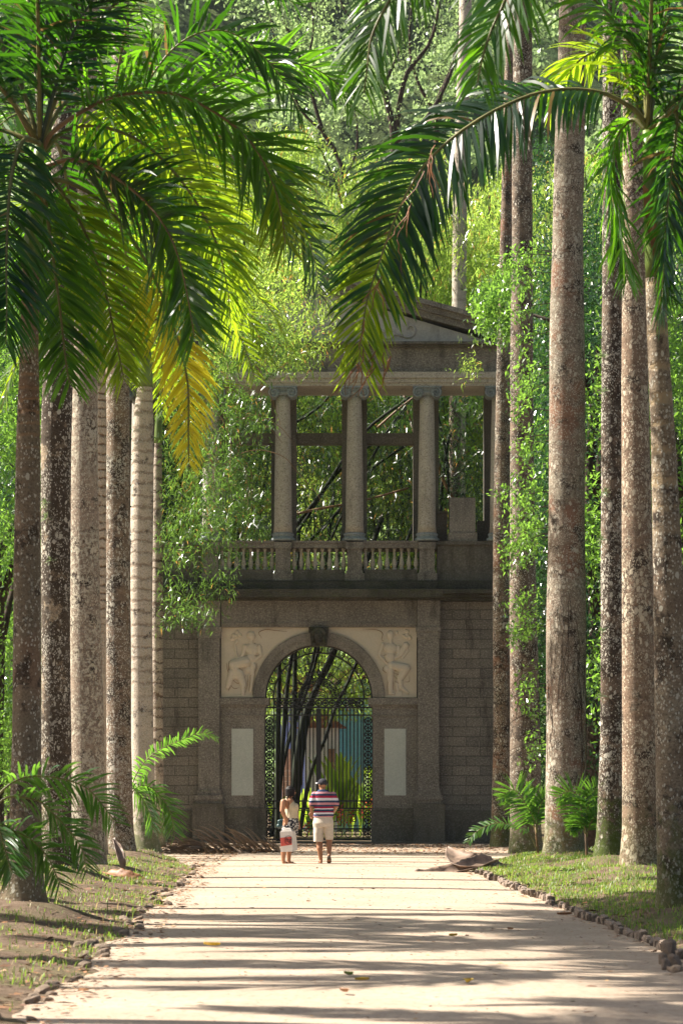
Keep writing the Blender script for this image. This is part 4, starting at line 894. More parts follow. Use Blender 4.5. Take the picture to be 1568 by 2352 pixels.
for k in range(24):
    x = 635+8.45*k
    if 724 < x < 740: continue
    b = MB(); bar(b, x, 1634, x, 1856, .017); c = Vector((XI(x), YI, ZI(1634))); b.tube([c, c+Vector((0,0,.02)), c+Vector((0,0,.05)), c+Vector((0,0,.12))], [.014,.03,.024,.002], 6); b.build('gate_bar', M['iron'], ig)
for (xa, xb) in ((611, 627), (837, 853)):
    for (ya, yb_) in ((1648, 1838), (1862, 1916)):
      o = MB(); y = ya
      while y < yb_:
        if True: hoop(o, (xa+xb)/2, y+8-(8 if ya > 1700 else 0)+(6 if ya > 1700 else 0), 7.9, .019, 14); star(o, (xa+xb)/2, y+8-(2 if ya > 1700 else 0), 7)
        y += 15.6
      o.build('star_panel', M['iron'], ig)
o = MB(); x = 638
while x < 832:
    hoop(o, x, 1614.8, 7, .020, 14); star(o, x, 1614.8, 6.5); x += 15.6
o.build('transom_band', M['iron'], ig)
o = MB(); 
for (x, q) in ((648,8),(672,8),(700,8),(756,8),(778,8),(800,8),(822,7)): hoop(o, x, 1915.5, q, .014, 14)
for x0 in (640, 685, 745, 790):
    for (a, b, c, d) in ((0,0,38,0),(38,0,38,36),(38,36,8,36),(8,36,8,10),(8,10,28,10),(28,10,28,26),(28,26,18,26),(0,0,0,40)): bar(o, x0+a, 1861+b, x0+c, 1861+d, .014)
o.build('key_pattern_panel', M['iron'], ig)
fan = MB(); cx, cy = 732, 1603.5
for r, t in ((122.5,.035),(104,.024),(82,.012),(60,.012),(47,.018),(31,.018),(21,.014)): hoop(fan, cx, cy, r, t, 44, 0, math.pi)
for k in range(11):
    a = math.pi*(k+.5)/11; fan.tube([(XI(cx)+47*k_*math.cos(a), YI, ZI(cy)+47*k_*math.sin(a)), (XI(cx)+104*k_*math.cos(a), YI, ZI(cy)+104*k_*math.sin(a))], .012, 5)
for k in range(9): a = math.pi*(k+.5)/9; hoop(fan, cx+39*math.cos(a), cy-39*math.sin(a), 6.3, .011, 12); star(fan, cx+39*math.cos(a), cy-39*math.sin(a), 6)
for k in range(13):
    a = math.pi*(k+.5)/13; x, y = cx+113*math.cos(a), cy-113*math.sin(a); spiral(fan, x, y, 8.2, 1 if k % 2 else -1, a); hoop(fan, x, y, 8.4, .010, 12)
for k in range(7):
    a = math.pi*(k+.5)/7
    for r in (53, 57, 62): x, y = cx+r*math.cos(a), cy-r*math.sin(a); hoop(fan, x, y, 2.8, .02, 8)
for k in range(3): spiral(fan, cx-10+10*k, cy-9, 7, 1, k)
fan.build('fanlight', M['iron'], ig)

# ============================================================ BEHIND THE GATE
def house(name, x0, x1, ytop, Y, depth, col, label, roofcol=(.30,.14,.09), wins=(), stripes=False):
    e = empty(name, (gx((x0+x1)/2, Y), Y, 0), label, 'house'); xa, xb, zt = gx(x0, Y), gx(x1, Y), H+(1821-ytop)/F*Y
    mb = MB(); mb.box(xa, xb, Y, Y+depth, -.02, zt)
    if stripes:
        z = .5
        while z < zt: mb.box(xa, xb, Y-.03, Y-.002, z, z+.05); z += .42
    mb.build('wall', plain(name+'_paint', col, .7, .08, 3), e)
    r = MB(); xm = (xa+xb)/2; r.prism([(xa-.3, zt+.004), (xb+.3, zt+.004), (xb+.1, zt+.12), (xm, zt+.7), (xa-.1, zt+.12)], Y-.4, Y+depth+.4); r.build('roof', plain(name+'_roof', roofcol, .9, .3, 8), e)
    for (wx0, wx1, wy0, wy1) in wins:
        f = MB(); a, b, c, d = gx(wx0, Y), gx(wx1, Y), H+(1821-wy1)/F*Y, H+(1821-wy0)/F*Y
        for q in ((a-.06, a, c, d), (b, b+.06, c, d), (a-.06, b+.06, d+.001, d+.07), (a-.06, b+.06, c-.07, c-.001)): f.box(q[0], q[1], Y-.06, Y-.004, q[2], q[3])
        fo = f.build('window', plain('white_frame', (.7,.7,.68), .6, .05), e); p = MB(); p.box(a, b, Y-.03, Y-.005, c, d); p.build('pane', plain('dark_glass', (.03,.04,.05), .1, .1), fo)
    return e
house('teal_house', 776, 880, 1560, 112, 8, (.34,.66,.60), 'turquoise house seen through the right half of the gate', stripes=True, wins=((800,822,1590,1625),))
house('blue_house', 640, 742, 1590, 106, 6, (.24,.30,.62), 'deep blue house seen through the middle of the gate', wins=((700,716,1640,1665),))
house('white_house', 700, 778, 1672, 104, 1.2, (.75,.77,.85), 'low white house front with brown doors between the blue and turquoise houses', wins=())
dm = MB()
for a, b in ((648, 668), (752, 768)):
    dm = MB(); Yd = 103.9 if a > 700 else 105.9; dm.box(gx(a, Yd), gx(b, Yd), Yd-.05, Yd+.02, .3, H+(1821-1720)/F*Yd); bpy.data.objects['white_house' if a > 700 else 'blue_house']; dm.build('door', plain('brown_door', (.30,.17,.11), .6, .2), bpy.data.objects['white_house' if a > 700 else 'blue_house'])
# wire fence
wf = empty('wire_fence', (gx(740, 98), 98, 0), 'thin white wire fence behind the flower bed, seen through the gate', 'fence')
for k in range(9):
    mb = MB(); x = gx(600+k*38, 98); mb.box(x-.03, x+.03, 97.97, 98.03, 0, 2.3); mb.build('post', plain('pale_metal', (.6,.62,.62), .5, .1), wf)
mb = MB()
for k in range(60): x = gx(600+k*5.2, 98.05); mb.box(x-.004, x+.004, 98.04, 98.05, .1, 2.25)
for k in range(12): z = .2+k*.18; mb.box(gx(600, 98), gx(904, 98), 98.05, 98.058, z-.004, z+.004)
mb.build('wire_mesh', plain('pale_wire', (.6,.62,.62), .5, .1), wf)

def big_leaf(rng, base, az, L, W, lift):
    """one paddle leaf on a stalk"""
    vs = []; fs = []; n = 9; d = Vector((math.cos(az), math.sin(az), 0)); s = Vector((-d.y, d.x, 0)); p = Vector(base); up = lift
    for i in range(n):
        t = i/(n-1); wv = W*.5*(0.04 if t < .25 else math.sin(min(1, (t-.25)/.75)*3.05+.06)**.7); q = p
        vs += [q+s*wv+Vector((0,0,wv*.3)), q, q-s*wv+Vector((0,0,wv*.3))]
        up -= .32*t; dv = (Vector((0,0,1))*max(-1, up)+d*(.25+t*.8)).normalized(); p = p+dv*L/(n-1)
    for i in range(n-1):
        a = i*3; fs += [(a, a+1, a+4, a+3), (a+1, a+2, a+5, a+4)]
    return vs, fs
M['helic'] = leaf_mat('heliconia_leaf', (.07,.20,.02), (.22,.36,.03), (.55,.75,.06), .55, .35, .5, clump=1); M['red'] = plain('red_flower_bract', (.75,.09,.03), .4, .2)
rg = random.Random(12)
for k in range(11):
    px = 640+k*20+rg.uniform(-5, 5); Y = rg.uniform(87, 95); x = gx(px, Y); hgt = rg.uniform(.9, 1.5) if px < 760 else rg.uniform(1.4, 2.3)
    e = empty('heliconia', (x, Y, 0), 'red-flowered broad-leaved plant behind the gate, '+['leftmost of the bed','second from the left','third from the left','fourth from the left','fifth from the left','in the middle of the bed','just right of the bed middle','fourth from the right','third from the right','second from the right','rightmost of the bed'][k], 'plant', 'flowering plants in the bed behind the gate')
    for j in range(11):
        mb = MB(); vs, fs = big_leaf(rg, (x+rg.uniform(-.2, .2), Y+rg.uniform(-.2, .2), 0), rg.uniform(0, 6.28), hgt*rg.uniform(.7, 1.25), hgt*.14, rg.uniform(2.2, 3.4)); mb.add(vs, fs); mb.build('leaf', M['helic'], e, fixn=False)
    for j in range(3):
        mb = MB(); fx, fy, fz = x+rg.uniform(-.4, .4), Y-.3+rg.uniform(-.3, .1), hgt*rg.uniform(.3, .62)
        for b in range(6): mb.add([(fx, fy, fz-b*.07), (fx+(-1)**b*.10, fy-.03, fz-b*.07+.05), (fx+(-1)**b*.02, fy-.03, fz-b*.07-.06)], [(0,1,2)])
        mb.build('flower', M['red'], e, fixn=False)

# ---- leaf clouds
def leaf_quads(rng, C, D, L, W, droop=0.):
    """C centres, D directions -> kite leaves"""
    n = len(C); L = L*rng.uniform(.6, 1.25, n); W = W*rng.uniform(.7, 1.2, n); r = rng.normal(size=(n, 3)); s = nrm(np.cross(D, r))
    a = C; m = C+D*(L*.45)[:, None]; t = C+D*L[:, None]+np.array([0,0,-1.])*(L*droop)[:, None]
    V = np.stack([a, m+s*(W*.5)[:, None], t, m-s*(W*.5)[:, None]], 1).reshape(-1, 3); i = np.arange(n)[:, None]*4
    return V, i+np.array([[0, 1, 2, 3]])
def cloud(seed, pts, per, spread, L, W, droop=.15, down=.35, thr=None, freq=.5):
    """clusters of leaves round the given points"""
    rng = np.random.default_rng(seed)
    if thr is not None: pts = pts[Sines(seed, freq)(pts) > thr]
    n = len(pts); C = np.repeat(pts, per, 0)+rng.normal(0, spread, (n*per, 3)); D = rng.normal(size=(n*per, 3)); D[:, 2] -= down
    ax = np.repeat(nrm(rng.normal(size=(n, 3))), per, 0); D = nrm(nrm(D)+ax*.7+np.array([0,0,-down])); return leaf_quads(rng, C, D, L, W, droop)
def ellpts(rng, n, c, r, shell=.5):
    d = nrm(rng.normal(size=(n, 3))); q = (shell+(1-shell)*rng.random(n))**.6; return np.array(c)+d*q[:, None]*np.array(r)
def boughs(rng, base, n, h, spread, tipdrop, npt=16, top=.35):
    """arching culm lines; returns list of polylines"""
    out = []
    for k in range(n):
        a = rng.uniform(0, 6.283); R_ = spread*rng.uniform(.3, 1.1); hh = h*rng.uniform(.65, 1.08); b = np.array(base)+np.array([math.cos(a), math.sin(a), 0])*rng.uniform(0, .8); p = []
        for i in range(npt):
            t = i/(npt-1); p.append(b+np.array([math.cos(a)*R_*t**1.8, math.sin(a)*R_*t**1.8, hh*(math.sin(min(t*1.25, 1)*1.5708)-tipdrop*max(0, t-.7)**1.5)]))
        out.append(np.array(p))
    return out
def bamboo(x, y, h, label, seed, nc=26, leaves=26000, spread=4.5, mat='bam', zmin=.25, L=.24, W=.036, culm='culm', cr=.055):
    rng = np.random.default_rng(seed); e = empty('bamboo_clump', (x, y, 0), label, 'bamboo', 'giant bamboo clumps behind the gateway'); bl = boughs(rng, (x, y, 0), nc, h, spread, 1.1)
    for p in bl[:min(nc, 16)]:
        mb = MB(); mb.tube([tuple(q) for q in p], [cr*(1-.8*i/15) for i in range(len(p))], 6, cap=False); mb.build('culm', M[culm], e, fixn=False)
    # side twigs droop from the upper part of every culm
    P_ = []; per = 8; n = int(leaves*1.35)//per
    ci = rng.integers(0, nc, n); t = zmin+(1-zmin)*rng.random(n)**.8; arr = np.stack(bl); f = t*15; i0 = np.clip(f.astype(int), 0, 14); fr_ = (f-i0)[:, None]
    pos = arr[ci, i0]*(1-fr_)+arr[ci, i0+1]*fr_; tw = nrm(rng.normal(size=(n, 3))*np.array([1, 1, .35])); ln = rng.random(n)**.7*1.5*(1.15-t*.5)
    pos = pos+tw*ln[:, None]+np.array([0, 0, -1.])*(ln**2*.28)[:, None]; pos = pos[(Sines(seed+9, .33)(pos) > -.3)]; pos = pos[pos[:, 2] > .3]
    V, Q = cloud(seed, pos, per, .13, L, W, .25, .45); obj('foliage', np_mesh('foliage', V, Q), M[mat], e); return e
bamboo(gx(520, 92), 92, 22, 'dense sunlit bamboo clump behind the left side of the pediment', 101, 34, 70000, 4.6)
bamboo(gx(940, 94), 94, 21.5, 'bright yellow-green bamboo clump rising behind the pediment', 102, 36, 85000, 5.2)
bamboo(gx(1130, 96), 96, 21.5, 'bamboo clump behind the right end of the pediment', 103, 34, 75000, 4.6)
bamboo(gx(735, 117), 117, 26, 'tall bamboo clump farther back behind the middle of the pediment', 104, 28, 56000, 5.0)
bamboo(gx(430, 98), 98, 23, 'bamboo clump behind the left row of palms', 105, 24, 40000, 5.0)
bamboo(gx(1300, 100), 100, 23, 'bamboo clump behind the right row of palms', 106, 24, 40000, 5.0)
bamboo(gx(1010, 106), 106, 23, 'yellowish bamboo clump behind the pale far palm trunk', 107, 26, 50000, 5.5)
# darker foliage seen between the columns
def hang(name, pts, per, spread, L, W, mat, label, cat, base, seed, stems=(), group=None, down=.4, stemr=.01, stemmat='branch'):
    e = empty(name, base, label, cat, group)
    if len(stems):
        for s in stems: mb = MB(); mb.tube(s, [stemr*(1-.7*i/len(s))+.002 for i in range(len(s))], 6, cap=False); mb.build('branch', M[stemmat], e, fixn=False)
    V, Q = cloud(seed, pts, per, spread, L, W, .2, down); obj('foliage', np_mesh('foliage', V, Q), M[mat], e); return e
def region(seed, n, x0, x1, y0, y1, Y0, Y1, thr=-.2, freq=.45, edge=None):
    rng = np.random.default_rng(seed); Y = rng.uniform(Y0, Y1, n); x = rng.uniform(x0, x1, n); y = rng.uniform(y0, y1, n)
    if edge is not None: k = np.array([edge(a, b, rng.random()) for a, b in zip(x, y)]); x, y, Y = x[k], y[k], Y[k]
    p = np.stack([(x-784)/F*Y, Y, H+(1821-y)/F*Y], 1); return p[Sines(seed, freq)(p) > thr]
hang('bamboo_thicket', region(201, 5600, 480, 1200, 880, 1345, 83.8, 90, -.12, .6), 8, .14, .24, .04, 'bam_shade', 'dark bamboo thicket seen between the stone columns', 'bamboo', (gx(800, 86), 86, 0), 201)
hang('bamboo_thicket', region(202, 900, 600, 860, 1470, 1640, 88, 96, -.1, .6), 8, .14, .24, .04, 'bam', 'sunlit bamboo leaves hanging behind the top of the iron gate', 'bamboo', (gx(700, 92), 92, 0), 202)
# dark leaning giant culms: traced through the arch and colonnade
gc = empty('giant_bamboo', (gx(700, 85), 85, 0), 'dark leaning giant bamboo poles just behind the gate', 'bamboo')
def zc(a, b): return (488+a*.31125, 1406.7+b*.31125)
culms = [([(480,1700),(485,900),(495,200),(500,-600)],.10,84.3),([(470,1650),(545,620),(590,250),(640,-500)],.09,84.8),([(592,1500),(605,700),(612,200),(640,-700)],.10,85.2),
  ([(560,1700),(650,900),(765,560),(905,270),(1250,-700)],.14,84.6),([(600,1650),(690,850),(800,470),(890,240),(1080,-600)],.09,85.4),([(640,1650),(720,1200),(830,930),(915,680),(1050,400),(1500,-700)],.08,84.2),
  ([(470,1400),(560,960),(700,560),(790,230),(980,-700)],.07,85.8),([(430,1700),(500,1200),(640,650),(760,250),(900,-900)],.08,86.2)]
for pts, w_, Y in culms:
    pp, _ = catmull([P(*zc(a, b), Y) for a, b in pts], 22); mb = MB(); mb.tube(pp, [w_*.85*(1-.4*i/22)*(1.08 if i % 3 == 0 else 1) for i in range(22)], 10); mb.build('culm', M['culm'], gc)
def zu(a, b): return ((1050+a*.4783)/1.74171, (1500+b*.4783)/1.74171)
up = [([(250,1300),(520,950),(680,700),(900,430),(1240,180)],.09,84.5,'culm'),([(290,1160),(470,1120),(640,1090),(880,1040),(1220,945)],.06,84.3,'culm_y'),([(270,1350),(640,800),(1000,520)],.08,85,'culm'),([(380,1400),(600,1180),(900,800),(1240,560)],.08,85.3,'culm'),
      ([(560,1400),(700,1100),(1010,520),(1260,180)],.06,85.2,'culm'),([(240,420),(470,270),(600,120)],.07,85,'culm'),([(870,800),(1000,540),(1200,280)],.06,85.4,'culm'),([(960,440),(1130,290),(1270,180)],.055,84.2,'culm_y'),
      ([(1180,160),(1250,430),(1330,700),(1420,1200)],.06,85,'culm_y'),([(1450,280),(1530,650),(1560,1000)],.07,84.8,'culm'),([(1480,1400),(1500,900),(1560,500)],.09,85.1,'culm'),([(1460,700),(1520,900),(1640,1100)],.09,84.9,'culm_y')]
for pts, w_, Y, mt in up:
    pp, _ = catmull([P(*zu(a, b), Y) for a, b in pts], 14); mb = MB(); mb.tube(pp, [.68*w_*(1-.3*i/14) for i in range(14)], 8); mb.build('culm', M[mt], gc)

# ---- bamboo spray hanging in front of the gateway, left
def hull(a, b, r):
    # left boundary at the palms, right edge ragged
    lim = np.interp(b, [690,760,850,900,1000,1100,1200,1300,1400,1480], [760,760,740,560,640,560,640,520,500,400]); return a < lim+(r-.5)*70 and (b > 860 or a > 480+(r-.5)*60)
rng = np.random.default_rng(77)
def sprays(seed, n, anchors, L, step=.12, drop=.5):
    rng = np.random.default_rng(seed); lines = []; pts = []
    for k in range(n):
        a = anchors(rng); p = np.array(a[0], float); d = np.array(a[1], float); ln = []
        for i in range(int(L/step*rng.uniform(.6, 1.2))):
            ln.append(tuple(p)); d = nrm(d+np.array([0, 0, -.10*drop])+rng.normal(0, .09, 3)); p = p+d*step
            if i > 2:
                for _ in range(2): pts.append(p+rng.normal(0, .13, 3))
        lines.append(ln)
    return lines, np.array(pts)
def anchL(r):
    Y = r.uniform(70, 76); px = r.uniform(330, 560); py = r.uniform(640, 1150); return (tuple(P(px, py, Y)), (r.uniform(.1, 1), r.uniform(-.3, .3), r.uniform(-.5, .5)))
ln, pt = sprays(301, 62, anchL, 2.6, drop=1.1)
px = 784+pt[:, 0]/pt[:, 1]*F; py = 1821-(pt[:, 2]-H)/pt[:, 1]*F
lim = np.interp(py, [600,690,760,850,880,1000,1080,1200,1300,1400,1480], [420,760,770,745,560,640,560,640,530,505,380])+rng.normal(0, 22, len(py))
k = (px < lim) & (py < 1480+rng.normal(0, 25, len(py))) & ((py > 850) | (px > 440))
kk = np.random.default_rng(1).random(len(pt)) < .5
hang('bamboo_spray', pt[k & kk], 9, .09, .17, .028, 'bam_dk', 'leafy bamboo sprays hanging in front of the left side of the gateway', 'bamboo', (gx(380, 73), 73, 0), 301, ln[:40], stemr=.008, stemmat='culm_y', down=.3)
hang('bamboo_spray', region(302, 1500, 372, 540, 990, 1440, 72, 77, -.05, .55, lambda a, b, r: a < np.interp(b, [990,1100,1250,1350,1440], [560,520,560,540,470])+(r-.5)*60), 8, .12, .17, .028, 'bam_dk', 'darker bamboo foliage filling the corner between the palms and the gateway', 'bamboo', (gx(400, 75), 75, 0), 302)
hang('bamboo_spray', region(303, 1700, 470, 785, 590, 850, 73, 77, -.25, .7, lambda a, b, r: a < np.interp(b, [590,650,720,780,850], [700,770,775,765,735])+(r-.5)*50), 8, .11, .18, .03, 'bam', 'bright bamboo sprays in front of the left half of the pediment', 'bamboo', (gx(600, 75), 75, 0), 303)
ln, pt = sprays(304, 5, lambda r: (tuple(P(r.uniform(1120, 1160), r.uniform(770, 830), 78)), (-1, 0, -.2)), 1.0)
hang('bamboo_spray', pt, 5, .06, .15, .026, 'bam', 'small bright bamboo twig in front of the pediment beside the rusty palm', 'bamboo', (gx(1150, 78), 78, 0), 304, ln, stemr=.005)

# ---- broadleaf tree behind and between the right palms: flat leafy branches
def tree(label, x, y, h, r, seed, n=2600, per=8, L=.13, W=.055, mat='broad', crown_z=.62, cr=None, group=None, name='broadleaf_tree', limbs=7, shell=.35, zr=None, thr=-.35, freq=.5):
    e = empty(name, (x, y, 0), label, 'tree', group); rng = np.random.default_rng(seed); cz = h*crown_z; zr = zr or h*.42
    mb = MB(); tp = [(x+math.sin(i*.9+seed)*.12*i/6, y, (h*.75)*i/9) for i in range(10)]; mb.tube(tp, [max(.03, h*.018*(1-.085*i)) for i in range(10)], 10)
    for k in range(limbs):
        a = rng.uniform(0, 6.28); b = Vector(tp[4+k % 5]); ee = b+Vector((math.cos(a)*r*.8, math.sin(a)*r*.8, rng.uniform(.05, .35)*h)); mid = b.lerp(ee, .5)+Vector((0, 0, h*.05)); mb.tube([b, mid, ee], [h*.008, h*.005, h*.002], 6)
    mb.build('trunk', M['branch'], e, fixn=False); pts = ellpts(rng, n, (x, y, cz), (r, r, zr), shell); pts = pts[Sines(seed+3, freq)(pts) > thr]; pts = pts[pts[:, 2] > .25]
    V, Q = cloud(seed, pts, per, .16, L, W, .1, .3); obj('crown', np_mesh('crown', V, Q), M[mat], e); return e
def copy_tree(src, x, y, label, sc=1., rot=0., group=None):
    c = src.copy(); link(c); c.location = (x, y, 0); c.scale = (sc,)*3; c.rotation_euler = (0, 0, rot); c['label'] = label
    for ch in src.children: d = ch.copy(); link(d); d.parent = c
    return c
G1 = 'leafy trees standing behind the rows of palms'
tA = tree('dark glossy tree filling the gap between the thickest palm and its right neighbour', gx(1365, 72), 72, 17, 2.0, 401, 6500, mat='broad_dk', crown_z=.5, zr=8.5, group=G1)
tB = tree('bright green tree behind the rusty and grey-brown palms on the right', gx(1300, 84), 84.5, 16, 1.6, 402, 6500, mat='broad_dk', crown_z=.52, zr=8.2, group=G1)
tC = tree('leafy tree at the far right behind the near ringed palm', gx(1590, 58), 58, 14, 2.4, 403, 6500, mat='broad', crown_z=.5, zr=7, group=G1)
copy_tree(tA, gx(1480, 80), 80, 'dark tree behind the two mottled palms on the right', 1.1, 2.0, G1)
copy_tree(tA, gx(1600, 92), 92, 'tall dark tree at the right edge beyond the others', 1.3, 4.0, G1)
copy_tree(tB, gx(1420, 95), 95, 'pale green tree rising behind the right row of palms', 1.35, 1.0, G1)
copy_tree(tC, gx(-10, 68.5), 68.5, 'bright leafy tree at the left edge behind the near ringed palm', 1.0, 3.0, G1)
copy_tree(tB, gx(130, 78), 78, 'leafy tree behind the black crusted palm on the left', 1.15, 2.2, G1)
copy_tree(tA, gx(240, 90), 90, 'tall tree behind the left row of palms', 1.3, .7, G1)
copy_tree(tC, gx(40, 92), 92, 'tall bright tree at the far left beyond the others', 1.45, 5.0, G1)
copy_tree(tB, gx(330, 100), 100, 'tree glimpsed above the white ringed palm on the left', 1.5, .2, G1)
# leafy branches reaching left past the right palms
def anchR(r):
    t = r.random(); py = 560+1180*t; Y = r.uniform(59.5, 64.5); return (tuple(P(1262+r.uniform(-4, 14), py, Y)), (-1, r.uniform(-.3, .3), r.uniform(-.15, .35)))
ln, pt = sprays(305, 44, anchR, 1.15, .09, .9); px = 784+pt[:, 0]/pt[:, 1]*F; py = 1821-(pt[:, 2]-H)/pt[:, 1]*F
lim = np.interp(py, [560,640,700,760,800,860,930,1080,1130,1180,1260,1330,1420,1500,1560,1700], [1130,1100,1090,1110,1200,1170,1180,1190,1070,1090,1140,1160,1150,1150,1200,1220])+rng.normal(0, 12, len(py))
k = px > lim; hang('leafy_shrub', pt[k], 7, .07, .105, .05, 'broad', 'tall slender shrub whose bright leafy branches reach left across the grey-brown palm', 'tree', (gx(1262, 62), 62, .1), 305, ln, stemr=.008)
hang('leafy_shrub', region(306, 800, 1085, 1175, 620, 790, 69, 71, -.3, .9, lambda a, b, r: (a-1175)**2/90**2+(b-705)**2/85**2 < .75+r*.4), 7, .09, .13, .05, 'broad', 'clump of bright leaves beside the right end of the pediment', 'tree', (gx(1170, 70), 70, 0), 306)
hang('leafy_shrub', region(307, 900, 1225, 1262, 300, 1500, 76, 78, -.3, .6), 7, .11, .12, .05, 'broad_dk', 'tall shrub in the narrow gap left of the thickest palm', 'tree', (gx(1245, 71), 71, 0), 307)

# creeper on trunk Rc / Rb
def creeper(parent, key, x0, x1, ya, yb, seed, n=26):
    r = random.Random(seed); px, Y = feet[key]; mb = MB(); xc = gx((x0+x1)/2, Y); rad = (x1-x0)/2/F*Y*1.01
    for k in range(n):
        a = r.uniform(-2.9, -.2); z = 0.1+r.random()**1.5*(H+(1821-yb)/F*Y)*.6; pts = []; da = r.uniform(-.09, .09)
        for i in range(16): pts.append((xc+rad*math.cos(a), Y+rad*math.sin(a), z)); a += da+r.uniform(-.09, .09); z += r.uniform(.06, .2)
        mb.tube(pts, .0042, 4, cap=False)
    mb.build('creeper', M['branch'], parent, fixn=False)
creeper(eC, 'Rc', 1253, 1345, 1985, 1300, 1, 30); creeper(eB, 'Rb', 1171, 1239, 1960, 1300, 2, 22)
# air plants on the right-hand trunks
for i, (key, e, px, py) in enumerate([('Rd',eD,1381,820),('Rd',eD,1384,900),('Rd',eD,1383,1450),('Rd',eD,1380,1600),('Rd',eD,1379,1240),('T2',e2,108,1190),('T2',e2,118,1290),('T2',e2,106,1155),('Rb',eB,1176,1130),('Rd',eD,1390,1130)]):
    Y = feet[key][1]-.2; c = P(px, py, Y); rg_ = np.random.default_rng(i); n = 26; D = nrm(rg_.normal(size=(n, 3))+np.array([0,-.5,.5])); V, Q = leaf_quads(rg_, np.repeat(np.array([list(c)]), n, 0), D, .13, .018, .2)
    obj('air_plant', np_mesh('air_plant', V, Q), M['epi'], e)

# ---- far trees with dark limbs, pale far palm, hillside
def limbtree(label, paths, Y, seed, group='tall dark-limbed trees beyond the bamboo', n=600, mat='forest', lr=(0, 1)):
    p0 = paths[0][0]; base = (gx(p0[0][0], Y), Y, 0); e = empty('tall_tree', base, label, 'tree', group); mb = MB(); tips = []
    for i, (pp, w_) in enumerate(paths):
        q, _ = catmull([P(a, b, Y) for a, b in pp], 14); mb.tube(q, [w_*.75*(1-.65*j/13) for j in range(14)], 8); tips += [np.array(list(v)) for v in q[6:]]
    mb.build('trunk', M['branch'], e, fixn=False); rng = np.random.default_rng(seed); T = np.array(tips); c = T[rng.integers(0, len(T), n)]+rng.normal(0, .9, (n, 3)); c = c[Sines(seed, .3)(c) > -.2]
    V, Q = cloud(seed, c, 8, .22, .17, .10, .1, .2); obj('crown', np_mesh('crown', V, Q), M[mat], e); return e
limbtree('dark forked tree beyond the bamboo at the top centre', [([(880,900),(890,500),(905,330),(880,200),(850,60),(820,-120)],.28), ([(905,330),(930,180),(990,90),(1020,-60)],.18), ([(880,200),(920,90),(900,-80)],.12), ([(905,330),(980,270),(1040,150),(1060,0)],.16), ([(850,90),(790,20),(760,-80)],.08)], 128, 501)
limbtree('dark leaning tree right of the forked one beyond the bamboo', [([(1000,900),(1010,450),(1000,260),(1040,150),(1060,40),(1110,-80)],.24), ([(1000,260),(960,190),(940,100),(950,-40)],.13), ([(1040,150),(1100,110),(1160,60)],.10)], 132, 502)
limbtree('thin dark tree above the left palm fronds', [([(760,800),(790,420),(740,300),(700,160),(640,20),(600,-90)],.16), ([(740,300),(690,250),(640,130),(620,30)],.10), ([(700,160),(720,60),(700,-60)],.09), ([(790,420),(820,330),(810,200)],.09)], 124, 503)
fp = empty('far_palm', (gx(1052, 90.2), 90.2, 0), 'pale straight palm trunk rising far behind the bamboo', 'palm'); mb = MB(); mb.tube([P(1048,1821,90.2), P(1052,900,90.2), P(1056,400,90.2), P(1068,60,90.2), P(1070,-300,90.2)], [.26,.24,.22,.20,.17], 14)
mb.build('trunk', bark('bark_far_pale', (.50,.47,.43), (.38,.36,.33), .3, dark=.1, seed=20, spots=.2, moss=0), fp, fixn=False); crown(fp, P(1070,-330,90.2)-Vector(fp.location), 90, 9, 1.2)
fp2 = empty('far_palm', (gx(1044, 88), 88, 0), 'greenish grey trunk glimpsed behind the colonnade above the pale pedestal', 'palm'); mb = MB(); mb.tube([P(1044,1821,88), P(1044,1150,88), P(1044,960,88), P(1044,840,88)], [.2,.19,.18,.17], 12); mb.build('trunk', mRb, fp2, fixn=False)

def hill():
    xs = np.linspace(-150, 150, 110); ys = np.concatenate([np.linspace(180, 520, 150)]); s = Sines(61, .03); s3 = Sines(62, .12)
    Xg, Yg = np.meshgrid(xs, ys); p = np.stack([Xg.ravel(), Yg.ravel(), 0*Xg.ravel()], 1); z = np.clip((p[:, 1]-190)*.62, -1, 400)+s(p)*5*np.clip((p[:, 1]-190)/60, 0, 1)+s3(p)*1.2
    V = p.copy(); V[:, 2] = z; nx = len(xs); i = np.arange(len(ys)-1)[:, None]*nx+np.arange(nx-1)[None]; i = i.ravel()[:, None]; Q = i+np.array([[0, 1, nx+1, nx]])
    n = NT('wooded_hillside'); co = n.co('Object'); c = n.mix(n.rng(n.noise(co, .12, 8, .7), .4, .6), (.035,.06,.02), (.09,.12,.04)); obj('hill', np_mesh('hill', V, Q, True), n.done(n.pbr(c, 1, n.bump(n.noise(co, .5, 6, .7), 1, 1.5), .1)))['kind'] = 'structure'
    rng = np.random.default_rng(63); N = 2600; x = rng.uniform(-1, 1, N)*110; y = rng.uniform(185, 500, N); k = np.abs(x) < y*.17+8; x, y = x[k], y[k]; q = np.stack([x, y, 0*x], 1)
    z = np.clip((y-190)*.62, -1, 400)+s(q)*5*np.clip((y-190)/60, 0, 1)+s3(q)*1.2
    C = np.stack([x, y, z+2.5], 1); r = rng.uniform(2, 4.2, len(x)); m = 120; d = nrm(rng.normal(size=(len(x), m, 3))); d[:, :, 2] = np.abs(d[:, :, 2]); pts = C[:, None]+d*(r[:, None, None]*rng.uniform(.8, 1.05, (len(x), m, 1)))*np.array([1, 1, .75]); pts = pts.reshape(-1, 3)
    D = nrm(rng.normal(size=pts.shape)); V, Q = leaf_quads(rng, pts, D, .85, .5, .1); tag(obj('forest', np_mesh('forest', V, Q), M['forest']), 'hazy wooded hillside far behind the bamboo', 'forest', kind='stuff')
hill()

